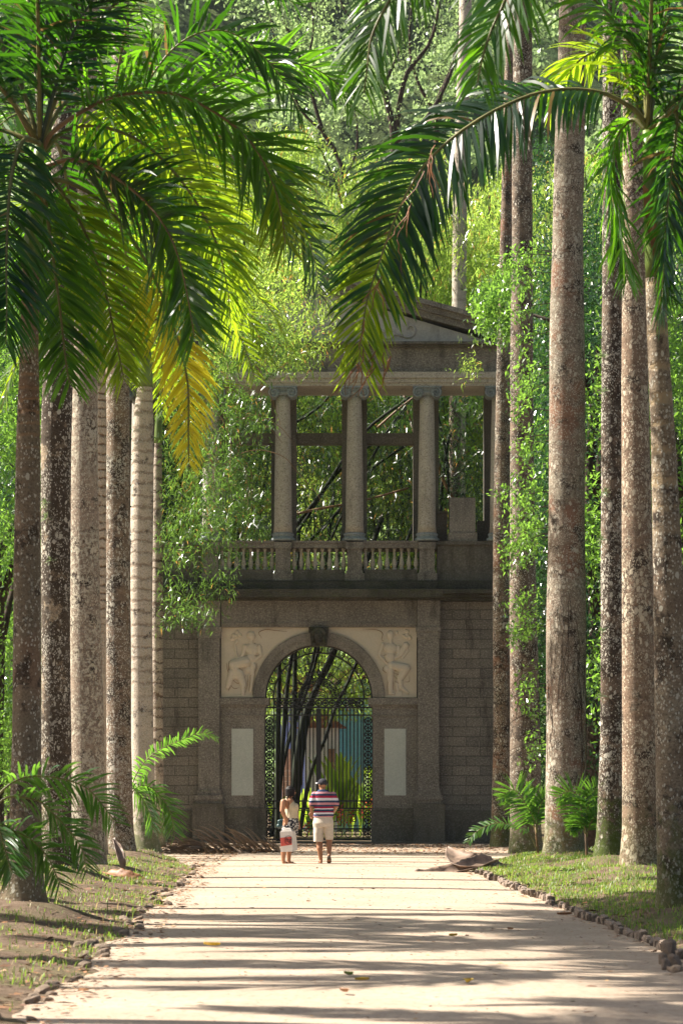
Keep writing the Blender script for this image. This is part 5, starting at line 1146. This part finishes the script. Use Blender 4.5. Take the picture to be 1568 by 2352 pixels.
# ============================================================ YOUNG PALMS, FALLEN FRONDS
def young(label, base, fronds, Y, L, W=.026, n=34, mat='leaf_young', stem=None, seed=0, droop=.5, name='young_palm'):
    b = P(*base, Y); e = empty(name, (b.x, b.y, gh(b.x, b.y)), label, 'young palm', 'young palms sprouting among the trunks')
    if stem:
        mb = MB(); pts = [P(*q, Y) for q in stem]; mb.tube(pts, [.028*(1-.5*i/len(pts)) for i in range(len(pts))], 8); mb.build('stem', M['rachis_br'], e)
    for i, f in enumerate(fronds):
        kw = dict(tw=(10, 70), S0=(0, -1, 0), start=.2, ang=(78, 48))
        if isinstance(f, tuple): f, k2 = f; kw.update(k2)
        frond(e, pf(f, Y+.05*i-.1, Y+.05*i-.25), mat=mat, n=n, L=kw.pop('L', L), W=W, seed=seed+i, droop=droop, plume=.2, r0=.012, K=6, rmat='rachis', **kw)
    return e
Z5 = lambda a, b: (a*.36617, 1492.8+b*.36617)
Z6 = lambda a, b: (993.8+a*.36617, 1492.8+b*.36617)
young('young palm with long arching fronds in front of the near left trunk', (-22, 2120), [
  [Z5(-60,1000),Z5(0,900),Z5(100,820),Z5(220,790),Z5(400,810),Z5(550,870),Z5(650,980),Z5(730,1090)], [Z5(-60,1020),Z5(20,940),Z5(100,920),Z5(250,950),Z5(350,1040),Z5(450,1150),Z5(520,1260),Z5(545,1380)],
  [Z5(-60,1050),Z5(0,1080),Z5(80,1130),Z5(200,1190),Z5(300,1300),Z5(385,1480)], [Z5(-70,1040),Z5(-10,1100),Z5(20,1200),Z5(60,1340),Z5(80,1400)]],
  28.6, .46, .028, 40, stem=[(-22,2125),(-24,2000),(-22,1870)], seed=700)
young('young palm between the brown speckled and white ringed palms, one frond reaching right', (296, 1980), [
  ([(296,1850),(306,1797),(330,1753),(366,1723),(421,1698),(465,1683),(498,1697)], dict(L=.36, tw=(30, 40))), [(296,1850),(310,1812),(341,1806),(373,1833),(393,1870),(402,1918)], [(296,1850),(300,1810),(325,1830),(345,1870),(352,1905)]], 61.5, .70, .036, 52, stem=[(296,1982),(295,1900),(296,1850)], seed=710)
young('young palm before the grey-brown trunk, one frond low over the path', (1233, 1968), [
  ([Z6(650,1150),Z6(640,1080),Z6(600,1000),Z6(550,920),Z6(500,875),Z6(430,925)], dict(tw=(60, 88))), ([Z6(655,1260),Z6(600,1150),Z6(520,1110),Z6(420,1085),Z6(320,1110),Z6(250,1160),Z6(212,1220)], dict(L=.30, tw=(0, 50))),
  ([Z6(650,1150),Z6(655,1050),Z6(680,960),Z6(730,900)], dict(tw=(40, 88), L=.4)), ([Z6(650,1160),Z6(620,1060),Z6(600,900),Z6(598,830)], dict(L=.2))], 60.0, .55, .036, 34, stem=[Z6(660,1300), Z6(648,1180), Z6(640,1080)], seed=720, droop=.35)
young('young palm on a thin brown stem between the thickest and the dark mottled palm', (1346, 2016), [
  ([Z6(955,1150),Z6(940,1060),Z6(925,980),Z6(895,905),Z6(850,885),Z6(780,925)], dict(tw=(60, 88))), ([Z6(955,1150),Z6(965,1020),Z6(990,920),Z6(1035,850)], dict(tw=(40, 88))), ([Z6(958,1180),Z6(990,1080),Z6(1040,1040),Z6(1090,1080)], dict(tw=(30, 80))), ([Z6(955,1160),Z6(930,1100),Z6(890,1080),Z6(860,1130)], dict(tw=(40, 80), L=.3))],
  51.8, .48, .032, 34, stem=[Z6(965,1425), Z6(962,1280), Z6(955,1150)], seed=730, droop=.35)
Yf = 67.5; b = P(640, 1962, Yf); e = empty('fallen_frond', (b.x, b.y, .02), 'long dry brown palm frond lying on the ground at the foot of the gateway', 'fallen frond')
frond(e, [P(655,1957,67.8)*1, P(600,1954,67.6), P(520,1953,67.4), P(440,1955,67.2), P(385,1958,67.0)], mat='leaf_dry', n=190, L=.95, W=.032, seed=801, droop=.5, tw=(-50,-60), S0=(0,-1,0), rmat='wood_br', start=.02, ang=(48, 30), plume=.7, dfall=.2)
b = P(560, 1960, 66.3); e = empty('fallen_frond', (b.x, b.y, .02), 'smaller dry frond crushed flat in front of the long fallen one', 'fallen frond')
frond(e, [P(600,1962,66.6), P(540,1964,66.4), P(470,1965,66.2), P(390,1966,66.0)], mat='leaf_dry', n=80, L=.5, W=.035, seed=802, droop=.35, tw=(0,-30), S0=(0,-1,0), rmat='wood_br', start=.02, plume=.5)

def sheet(mb, rows, th=.012):
    """rows: list of lists of points (curled sheet); gives it thickness"""
    m = len(rows); n = len(rows[0]); vs = [v for r in rows for v in r]; fs = [(i*n+j, i*n+j+1, (i+1)*n+j+1, (i+1)*n+j) for i in range(m-1) for j in range(n-1)]; mb.add(vs, fs, 0, True)
def sheath(name, label, spine, wid, curl, Y, mat, parts=None):
    e = None; mb = MB(); q, _ = catmull(spine, 18); rows = []
    for i, p in enumerate(q):
        t = (q[min(i+1, 17)]-q[max(i-1, 0)]).normalized(); s = t.cross(Vector((0, -.4, 1))).normalized(); n_ = s.cross(t).normalized(); u = i/17; wv = np.interp(u, [k/(len(wid)-1) for k in range(len(wid))], wid); cu = np.interp(u, [k/(len(curl)-1) for k in range(len(curl))], curl); row = []
        for j in range(9):
            a = (j/8-.5)*cu; rr_ = wv/max(.3, cu); row.append(p+s*math.sin(a)*rr_+n_*(1-math.cos(a))*rr_+n_*.01*math.sin(u*25+j))
        rows.append(row)
    sheet(mb, rows); me = mb.mesh(name); return me
def sheath_obj(name, me, mat, parent=None):
    o = obj(name, me, mat, parent); s = o.modifiers.new('thick', 'SOLIDIFY'); s.thickness = .012; return o
Ys = 51.5; b = P(1060, 2000, Ys); e = empty('fallen_leaf_sheath', (b.x, b.y, 0), 'big grey-brown curled palm leaf sheath lying across the right path edge', 'fallen leaf sheath')
pz = lambda a, b_, Y=Ys: P(1600/1.74171+a*.41414, 3350/1.74171+b_*.41414, Y)
sheath_obj('sheath_blade', sheath('s', '', [pz(75,205,51.0), pz(150,212,51.0), pz(260,200,51.1), pz(380,175,51.3), pz(480,145,51.6), pz(525,130,51.8)], [.22,.34,.42,.50,.50,.25], [2.4,1.7,1.8,2.0,2.4,2.6], Ys, ''), M['sheath_gr'], e)
sheath_obj('sheath_blade', sheath('s', '', [pz(400,170,51.4), pz(470,175,51.5), pz(560,180,51.8), pz(620,185,52.2), pz(680,170,52.6)], [.3,.55,.55,.38,.1], [1.8,2.0,2.4,2.6,3], Ys, ''), M['sheath_gr'], e)
sheath_obj('sheath_blade', sheath('s', '', [pz(262,52,52.0), pz(290,90,51.8), pz(325,125,51.6), pz(365,160,51.5), pz(420,165,51.6)], [.05,.30,.60,.70,.4], [.9,1.2,1.5,1.7,2.0], Ys, ''), M['sheath_gr'], e)
mb = MB(); mb.tube([pz(140,224,50.8), pz(240,222,50.9), pz(340,202,51.0), pz(420,188,51.1)], [.012,.022,.02,.01], 6); mb.build('sheath_stalk', M['sheath_gr'], e)
b = P(290, 2030, 45.5); e = empty('fallen_leaf_sheath', (b.x, b.y, .1), 'reddish brown trough-shaped leaf sheath lying at the left palms', 'fallen leaf sheath')
sheath_obj('sheath_blade', sheath('s', '', [P(246,2004,45.8), P(268,2012,45.6), P(300,2022,45.5), P(338,2030,45.5)], [.16,.34,.36,.24], [1.6,2.2,2.2,1.8], 0, ''), M['wood_br'], e)
b = P(280, 1995, 46.5); e = empty('fallen_leaf_sheath', (b.x, b.y, .15), 'narrow dry sheath standing upright against a left trunk', 'fallen leaf sheath')
sheath_obj('sheath_blade', sheath('s', '', [P(284,2000,46.4), P(279,1975,46.4), P(272,1950,46.5), P(261,1925,46.6)], [.05,.16,.16,.03], [2.0,2.6,2.6,2.0], 0, ''), M['sheath_gr'], e)

# ============================================================ PEOPLE
YP = 57.0; U = .14647/F*YP
def Q7(a, b, d=0.): return P(602.9+a*.14647, 1722.4+b*.14647, YP)+Vector((0, d, 0))
def loft(mb, rings, n=18):
    """rings: (picture x, picture y, depth, rx, ry) in zoom units and metres"""
    vs = []; fs = []; m = len(rings)
    for (a, b, d, rx, ry) in rings:
        c = Q7(a, b, d)
        for k in range(n): q = 2*math.pi*k/n; vs.append(c+Vector((rx*math.cos(q), ry*math.sin(q), 0)))
    for i in range(m-1):
        for k in range(n): fs.append((i*n+k, i*n+(k+1) % n, (i+1)*n+(k+1) % n, (i+1)*n+k))
    fs.append(tuple(range(n))[::-1]); fs.append(tuple((m-1)*n+k for k in range(n))); mb.add(vs, fs)
def limb(mb, pts, rad):
    for i in range(len(pts)-1): cap_pts(mb, pts[i], pts[i+1], rad[i], rad[i+1], 12)
def hand(mb, wrist, dirv, side, curl=.6, s=1.):
    """palm, four unequal bent fingers and a thumb leaving the side of the palm"""
    d = Vector(dirv).normalized(); sd = Vector(side).normalized(); sd = (sd-d*sd.dot(d)).normalized(); nn = d.cross(sd); w_ = Vector(wrist)
    for k in (-1.2, -.4, .4, 1.2): cap_pts(mb, w_+sd*k*.010*s, w_+d*.075*s+sd*k*.019*s, .017*s, .014*s, 8)
    for k, L in zip((-1.35, -.45, .45, 1.35), (.066, .078, .073, .056)):
        a = w_+d*.082*s+sd*k*.019*s; b = a+(d*math.cos(curl*.5)+nn*math.sin(curl*.5))*L*.5*s; c = b+(d*math.cos(curl*1.4)+nn*math.sin(curl*1.4))*L*.5*s; cap_pts(mb, a, b, .0095*s, .009*s, 8); cap_pts(mb, b, c, .009*s, .0078*s, 8)
    a = w_+d*.02*s-sd*.026*s; b = a+(d*.7-sd*.6+nn*.3).normalized()*.04*s; c = b+(d*.9-sd*.1+nn*.4).normalized()*.03*s; cap_pts(mb, a, b, .013*s, .011*s, 8); cap_pts(mb, b, c, .011*s, .009*s, 8)
def headshape(mb, c, face, s=1.):
    c = Vector(c); f = Vector(face).normalized(); up = Vector((0, 0, 1)); rt = f.cross(up).normalized(); rot = Matrix((rt, f, up)).transposed()
    pt = lambda x, y, z: c+rt*x*s+f*y*s+up*z*s
    ell(mb, pt(0,-.01,.02), (.074*s,.094*s,.092*s), 16, rot); ell(mb, pt(0,.022,-.045), (.056*s,.066*s,.062*s), 14, rot); ell(mb, pt(0,.06,-.088), (.022*s,.02*s,.018*s), 8, rot)
    cap_pts(mb, pt(0,.088,.012), pt(0,.106,-.026), .009*s, .014*s, 8); ell(mb, pt(0,.086,-.056), (.024*s,.010*s,.006*s), 8, rot); ell(mb, pt(0,.086,-.066), (.021*s,.010*s,.006*s), 8, rot)
    for q in (-1, 1): ell(mb, pt(q*.076,-.005,-.01), (.011*s,.022*s,.032*s), 10, rot); ell(mb, pt(q*.032,.086,.026), (.022*s,.010*s,.006*s), 8, rot)
    return pt
def eyes(pt, parent):
    mb = MB()
    for q in (-1, 1): ell(mb, pt(q*.031,.083,.010), (.012,.010,.006), 8)
    mb.build('eyes', plain('dark_eye', (.03,.02,.015), .2, .05), parent)
def skin_mat(name, col):
    n = NT(name); c = n.co(); p = n.pbr(n.ramp(n.noise(c, 9, 4), .3, .7, tuple(x*.85 for x in col), tuple(x*1.12 for x in col)), .5, None, .4); p.inputs['Subsurface Weight'].default_value = .06; p.inputs['Subsurface Radius'].default_value = (.02,.008,.004); return n.done(p)
SK1 = skin_mat('skin_tan', (.34,.165,.085)); SK2 = skin_mat('skin_warm', (.40,.20,.11))
def cloth(name, col, var=.08): return plain(name, col, .85, var, 30, .2, 0, .25)

# ---- man in the striped shirt
mf = Q7(930, 1790); man = empty('person', (mf.x, YP, .012), 'man seen from behind in red, navy and white striped T-shirt and beige shorts', 'person')
mb = MB(); pt = headshape(mb, Q7(938, 548, 0), (-.55, .83, .03), .98)
limb(mb, [Q7(938,590,-.01), Q7(940,680,-.03)], [.060,.068]); loft(mb, [(945,650,-.02,.10,.075),(950,700,-.02,.19,.10),(960,800,0,.20,.125),(958,950,.01,.185,.135),(955,1080,.0,.175,.12)])
LH = Q7(768,985,.10); limb(mb, [Q7(815,715,-.02), Q7(762,880,-.05), Q7(768,965,.07)], [.058,.046,.030]); hand(mb, Q7(768,968,.08), (.02,.25,-1), (1,0,0), .7)
limb(mb, [Q7(1105,715,-.02), Q7(1152,885,-.03), Q7(1110,975,.16)], [.058,.047,.032]); hand(mb, Q7(1105,980,.17), (-.8,.5,-.2), (0,0,1), .8)
limb(mb, [Q7(885,1120,0), Q7(890,1420,.03), Q7(895,1540,-.03), Q7(915,1735,0)], [.092,.062,.060,.036]); limb(mb, [Q7(1030,1120,0), Q7(1045,1400,.03), Q7(1045,1500,-.03), Q7(1043,1650,-.13)], [.092,.060,.058,.036])
limb(mb, [Q7(915,1752,-.02), Q7(900,1776,.09), Q7(897,1780,.15)], [.033,.030,.024]); limb(mb, [Q7(1043,1655,-.15), Q7(1043,1722,-.10), Q7(1043,1755,-.03)], [.034,.032,.026])
for k in range(5): cap_pts(mb, Q7(884+k*8,1781,.14), Q7(882+k*9,1784,.185-.008*k), .012, .009, 6)
body = blend(mb, 'body', SK1, man, .0068, 3); eyes(pt, man)
mb = MB(); loft(mb, [(942,622,-.03,.085,.07),(945,645,-.03,.115,.085),(952,668,-.03,.165,.10),(955,700,-.025,.205,.118),(960,800,-.01,.205,.138),(960,930,0,.197,.150),(957,1000,0,.200,.152),(953,1052,0,.208,.150)], 26)
limb(mb, [Q7(812,705,-.02), Q7(785,780,-.03), Q7(772,846,-.045)], [.066,.068,.066]); limb(mb, [Q7(1108,705,-.02), Q7(1135,780,-.03), Q7(1152,846,-.035)], [.066,.068,.066])
sh = blend(mb, 'shirt', None, man, .0085, 3); n = NT('striped_jersey'); c = n.co(); sp = n.n('SeparateXYZ'); n.t.links.new(c, sp.inputs[0]); wob = n.math('MULTIPLY', n.math('SUBTRACT', n.noise(n.co('Object', None), 6, 3), .5), .016)
zt, zb = Q7(0, 620).z, Q7(0, 1062).z; fac = n.rng(n.math('ADD', sp.outputs[2], wob), zt, zb); cr = n.n('ValToRGB'); cr.color_ramp.interpolation = 'CONSTANT'; n.t.links.new(fac, cr.inputs[0])
NV, RD, WH, PK = (.025,.05,.11), (.34,.015,.05), (.66,.66,.72), (.52,.24,.27); rows = [(620,NV),(655,PK),(688,NV),(718,RD),(752,WH),(792,NV),(825,PK),(860,NV),(888,RD),(914,WH),(930,NV),(962,RD),(980,WH),(1006,NV),(1036,PK)]
e_ = cr.color_ramp.elements
for i, (yy, cc) in enumerate(rows):
    q = (yy-620)/442
    if i == 0: el_ = e_[0]; el_.position = 0
    elif i == 1: el_ = e_[1]; el_.position = q
    else: el_ = e_.new(q)
    el_.color = (*cc, 1)
sh.data.materials.clear(); sh.data.materials.append(n.done(n.pbr(cr.outputs[0], .85, n.bump(n.noise(c, 14, 3), .5, .02), .2)))
mb = MB(); loft(mb, [(953,1040,0,.180,.132),(952,1085,0,.196,.146),(950,1150,-.01,.212,.158),(952,1210,0,.205,.150)], 24)
loft(mb, [(882,1150,0,.105,.125),(876,1300,0,.103,.118),(876,1442,.01,.098,.108)]); loft(mb, [(1030,1150,0,.105,.125),(1040,1290,0,.096,.110),(1047,1408,.015,.080,.095)])
blend(mb, 'shorts', cloth('beige_cotton', (.60,.53,.44)), man, .0085, 2)
mb = MB(); cc = pt(0,-.008,.035)
f_ = Vector((-.72,.69,.0)).normalized(); rt = f_.cross(Vector((0,0,1))); rot = Matrix((rt, f_, Vector((0,0,1)))).transposed(); ell(mb, cc+Vector((0,0,.008)), (.088,.106,.088), 18, rot)
cap_ = blend(mb, 'cap', cloth('charcoal_cap_cloth', (.035,.035,.045)), man, .008, 1)
mb = MB(); vs = []; fs = []; b0 = cc+f_*.085+Vector((0,0,-.005)); 
for i in range(9):
    a = (i/8-.5)*2.4
    for j in range(3): r_ = .02+.045*j; vs.append(b0+rt*math.sin(a)*(.07+.004*j)+f_*(math.cos(a)*(.02+.035*j))+Vector((0,0,-.012*(abs(a))**2+.006*j)))
for i in range(8):
    for j in range(2): fs.append((i*3+j, i*3+j+1, (i+1)*3+j+1, (i+1)*3+j))
mb.add(vs, fs, 0, True); br = mb.build('cap_brim', cloth('pale_cap_brim', (.55,.55,.58)), cap_); md = br.modifiers.new('t', 'SOLIDIFY'); md.thickness = .006
def sandal(a, heel, toe, lift=0, parent=None, mat=None):
    mb = MB(); h = Vector(heel); t = Vector(toe); d = (t-h); L = d.length; d.normalize(); s = d.cross(Vector((0,0,1))); s = s.normalized() if s.length > .1 else Vector((1,0,0)); n_ = s.cross(d).normalized(); prof = [(0,.026),(.08,.034),(.3,.034),(.6,.042),(.85,.044),(1,.022)]
    vs = []
    for u, w_ in prof: c = h+d*L*u; vs += [c-s*w_-n_*.0, c+s*w_, c+s*w_-n_*.018, c-s*w_-n_*.018]
    fs = [(0,1,2,3)]+[(4*i+k, 4*i+(k+1) % 4, 4*i+4+(k+1) % 4, 4*i+4+k) for i in range(5) for k in range(4)]+[(23,22,21,20)]; mb.add(vs, fs)
    c = h+d*L*.55; mb.tube([c-s*.042, c-s*.03+n_*.045, c+n_*.058, c+s*.03+n_*.045, c+s*.042], .007, 6); mb.build('sandal', mat, parent)
leather = plain('brown_leather', (.13,.075,.045), .6, .2)
sandal(0, Q7(916,1790,-.06), Q7(893,1790,.20), 0, man, leather); sandal(0, Q7(1043,1660,-.225), Q7(1043,1768,.0), 0, man, plain('dark_sole', (.06,.05,.04), .8, .2))

# ---- woman in the beige top
wf_ = Q7(390, 1790, -.3); wom = empty('person', (wf_.x, YP-.3, .012), 'woman with short dark bob in a beige sleeveless top and black and white patterned shorts', 'person'); W0 = -.30
q = lambda a, b, d=0.: Q7(a, b, d+W0)
def wl(mb, rings, n=18): loft(mb, [(a, b, d+W0, rx, ry) for a, b, d, rx, ry in rings], n)
mb = MB(); pt = headshape(mb, q(447, 655), (.93, .36, -.02), .94); limb(mb, [q(430,700), q(418,770)], [.050,.056])
wl(mb, [(420,750,0,.06,.09),(410,790,0,.10,.17),(430,880,0,.115,.16),(455,960,0,.115,.15),(450,1060,0,.13,.165)])
limb(mb, [q(335,815,-.15), q(318,950,-.19), q(385,1120,-.15)], [.062,.050,.029]); hand(mb, q(386,1128,-.15), (.05,.1,-1), (1,.2,0), .9)
limb(mb, [q(455,815,.15), q(520,960,.17), q(562,1120,.10)], [.054,.044,.028]); hand(mb, q(563,1128,.10), (.05,-.05,-1), (.8,.5,0), .5)
limb(mb, [q(395,1110,-.08), q(340,1400,-.08), q(332,1520,-.09), q(332,1740,-.06)], [.092,.066,.060,.036]); limb(mb, [q(470,1110,.08), q(440,1400,.05), q(420,1520,.03), q(415,1740,.03)], [.092,.066,.060,.036])
limb(mb, [q(335,1756,-.07), q(385,1772,-.05), q(425,1785,-.03)], [.034,.031,.020]); limb(mb, [q(415,1756,.02), q(470,1774,.03), q(530,1787,.04)], [.034,.031,.020])
for k in range(5): cap_pts(mb, q(420,1786,-.065+.016*k), q(436-2*k,1788,-.065+.018*k), .010, .008, 6); cap_pts(mb, q(522,1788,.005+.016*k), q(538-2*k,1790,.005+.018*k), .010, .008, 6)
blend(mb, 'body', SK2, wom, .0068, 3); eyes(pt, wom)
mb = MB(); cc = pt(0,-.018,.028); f_ = Vector((.93,.36,0)).normalized(); rt = f_.cross(Vector((0,0,1))); rot = Matrix((rt, f_, Vector((0,0,1)))).transposed()
ell(mb, cc, (.088,.098,.096), 16, rot)
for k in range(15):
    a = math.pi*(.18+.92*k/7-.0) if False else -2.45+k*4.9/14; d = -f_*math.cos(a*1.0)*.078+rt*math.sin(a)*.080; top = cc+d*.98+Vector((0,0,.02)); cap_pts(mb, top, top+Vector((0,0,-.135+.012*math.sin(k*2.7)))+d*.10, .024, .016, 8)
blend(mb, 'hair', plain('dark_brown_hair', (.010,.006,.006), .6, .4, 60, .25, 0, .5), wom, .0075, 2)
mb = MB(); wl(mb, [(412,775,0,.085,.125),(415,810,0,.105,.150),(440,860,0,.128,.162),(462,905,0,.140,.165),(458,960,0,.132,.158),(455,1010,0,.130,.160),(455,1072,0,.138,.172)], 24); ell(mb, q(520,880,-.06), (.062,.062,.06)); ell(mb, q(520,880,.07), (.062,.062,.06))
limb(mb, [q(385,745,-.085), q(380,800,-.11)], [.022,.03]); limb(mb, [q(440,745,.085), q(440,800,.11)], [.022,.03])
blend(mb, 'sleeveless_top', cloth('beige_ribbed_jersey', (.56,.47,.33)), wom, .008, 3)
mb = MB(); wl(mb, [(452,1066,0,.134,.168),(455,1130,0,.155,.185),(450,1200,0,.158,.188),(450,1240,0,.15,.18)], 24); wl(mb, [(405,1180,-.085,.115,.11),(385,1270,-.085,.11,.105),(378,1345,-.085,.105,.10)]); wl(mb, [(480,1180,.085,.115,.11),(478,1270,.08,.105,.105),(475,1345,.07,.095,.10)])
sk = blend(mb, 'patterned_shorts', None, wom, .0085, 2); n = NT('floral_print'); c = n.co(); v = n.voro(c, 34); nz = n.noise(c, 30, 3, .6); k = n.math('GREATER_THAN', n.math('ADD', nz, n.math('MULTIPLY', v.outputs['Distance'], -.25)), .40)
sk.data.materials.clear(); sk.data.materials.append(n.done(n.pbr(n.mix(k, (.02,.022,.035), (.62,.60,.55)), .85, None, .2)))
sandal(0, q(318,1790,-.075), q(432,1793,-.025), 0, wom, leather); sandal(0, q(398,1790,.015), q(540,1795,.045), 0, wom, leather)

# ---- shopping bag and shoulder bag
b = Q7(400, 1590, -.5); bag = empty('shopping_bag', (b.x, b.y, b.z), 'white paper shopping bag with a red block and dark lettering hanging from the woman\'s hand', 'shopping bag')
bq = lambda a, b, d=0.: Q7(a, b, d-.56)
mb = MB(); A = [bq(282,1282,.0), bq(468,1268,-.02), bq(520,1275,.14), bq(330,1288,.15)]; Bm = [bq(292,1592,.0), bq(478,1584,-.02), bq(556,1564,.14), bq(350,1580,.15)]
mid = [a.lerp(b_, .5)+Vector((.004*(-1)**i, -.006 if i < 2 else .01, 0)) for i, (a, b_) in enumerate(zip(A, Bm))]
mb.add(A+mid+Bm, [(i+4*l, (i+1) % 4+4*l, (i+1) % 4+4+4*l, i+4+4*l) for l in range(2) for i in range(4)]+[(8,9,10,11)])
paper = plain('white_paper', (.68,.64,.60), .6, .06, 12, .3, 0, .3); mb.build('bag_body', paper, bag)
mb = MB(); T_ = [bq(352,1222,.03), bq(440,1212,.02), bq(452,1215,.09), bq(370,1222,.09)]; mb.add(A+T_, [(i, (i+1) % 4, (i+1) % 4+4, i+4) for i in range(4)]); mb.build('gathered_top', plain('grey_white_plastic', (.52,.48,.43), .4, .15, 20, .4, 0, .5), bag)
mb = MB(); mb.tube([bq(370,1240,.04), bq(380,1205,.04+.0), bq(400,1212,.04), bq(425,1235,.05)], .006, 6); mb.build('bag_handle', plain('black_cord', (.02,.02,.02), .5, .1), bag)
def onface(a, b, off=.004):   # point of the bag's front panel, slightly proud
    u = (a-282)/186; p = A[0].lerp(A[1], u) if b < 1437 else A[0].lerp(A[1], u); v = (b-1275)/310; top = A[0].lerp(A[1], u); m_ = mid[0].lerp(mid[1], u); bo = Bm[0].lerp(Bm[1], u); r_ = top.lerp(m_, v*2) if v < .5 else m_.lerp(bo, v*2-1); return r_+Vector((0, -off, 0))
mb = MB(); pa = [(283,1365),(375,1362),(462,1356),(464,1430),(465,1482),(375,1490),(285,1498),(284,1430)]; mb.add([onface(x_, y_) for x_, y_ in pa], [(0,1,6,7),(1,2,3,6),(3,4,5,6)]) ; mb.build('red_block', plain('red_print', (.58,.10,.08), .6, .05), bag, fixn=False)
ink = plain('dark_ink', (.05,.02,.025), .6, .1)
for nm, r_ in (('printed_ring', 62), ('printed_ring', 54)):
    mb = MB(); mb.tube([onface(408+r_*math.cos(2*math.pi*i/28), 1408+r_*1.12*math.sin(2*math.pi*i/28), .006) for i in range(29)], .0022, 4, cap=False); mb.build(nm, ink, bag)
def text(s_t, centre, h, mat, parent, name):
    cu = bpy.data.curves.new(name, 'FONT'); cu.body = s_t; cu.size = h; cu.extrude = .001; cu.align_x = 'CENTER'; cu.align_y = 'CENTER'; cu.offset = h*.012
    t = bpy.data.objects.new('t', cu); COL.objects.link(t); bpy.context.view_layer.update(); me = bpy.data.meshes.new_from_object(t.evaluated_get(bpy.context.evaluated_depsgraph_get())); bpy.data.objects.remove(t)
    me.transform(Matrix.Translation(Vector(centre)) @ Matrix.Rotation(R(-5), 4, 'Z') @ Matrix.Rotation(R(90), 4, 'X')); me.materials.clear(); me.name = name; return obj(name, me, mat, parent)
text('ftg', onface(412, 1408, .010), .115, ink, bag, 'bag_lettering')
b = Q7(305, 1160, -.5); pu = empty('shoulder_bag', (b.x, b.y, b.z), 'small dark teal bag hanging from the woman\'s shoulder at her hip', 'shoulder bag')
mb = MB(); ell(mb, Q7(305,1155,-.36), (.085,.05,.10)); cap_pts(mb, Q7(265,1190,-.36), Q7(345,1195,-.36), .05, .05, 10); cap_pts(mb, Q7(275,1120,-.36), Q7(335,1110,-.36), .045, .045, 10); blend(mb, 'bag_body', plain('dark_teal_leather', (.015,.05,.055), .35, .3, 40, .5, 0, .4), pu, .009, 2)
mb = MB(); pp, _ = catmull([Q7(300,1085,-.36), Q7(285,1010,-.50), Q7(340,800,-.50), Q7(385,745,-.41), Q7(415,830,-.475), Q7(408,940,-.475), Q7(385,1080,-.46), Q7(340,1100,-.37)], 24); mb.tube(pp, .006, 6); mb.build('strap', plain('black_strap', (.015,.018,.02), .5, .1), pu)

# ============================================================ HAZE
HAZE = True
if HAZE:
    n = NT('haze_air'); v = n.n('VolumePrincipled'); v.inputs['Color'].default_value = (.80,.88,1.0,1); v.inputs['Density'].default_value = .00007; v.inputs['Anisotropy'].default_value = .0
    n.t.links.new(v.outputs[0], n.out.inputs['Volume']); mb = MB(); mb.box(-430, 430, -70, 930, -8, 260); hz = mb.build('haze', n.m); hz['kind'] = 'stuff'; hz['label'] = 'thin pale haze over the distant hillside'
    hz['category'] = 'haze'
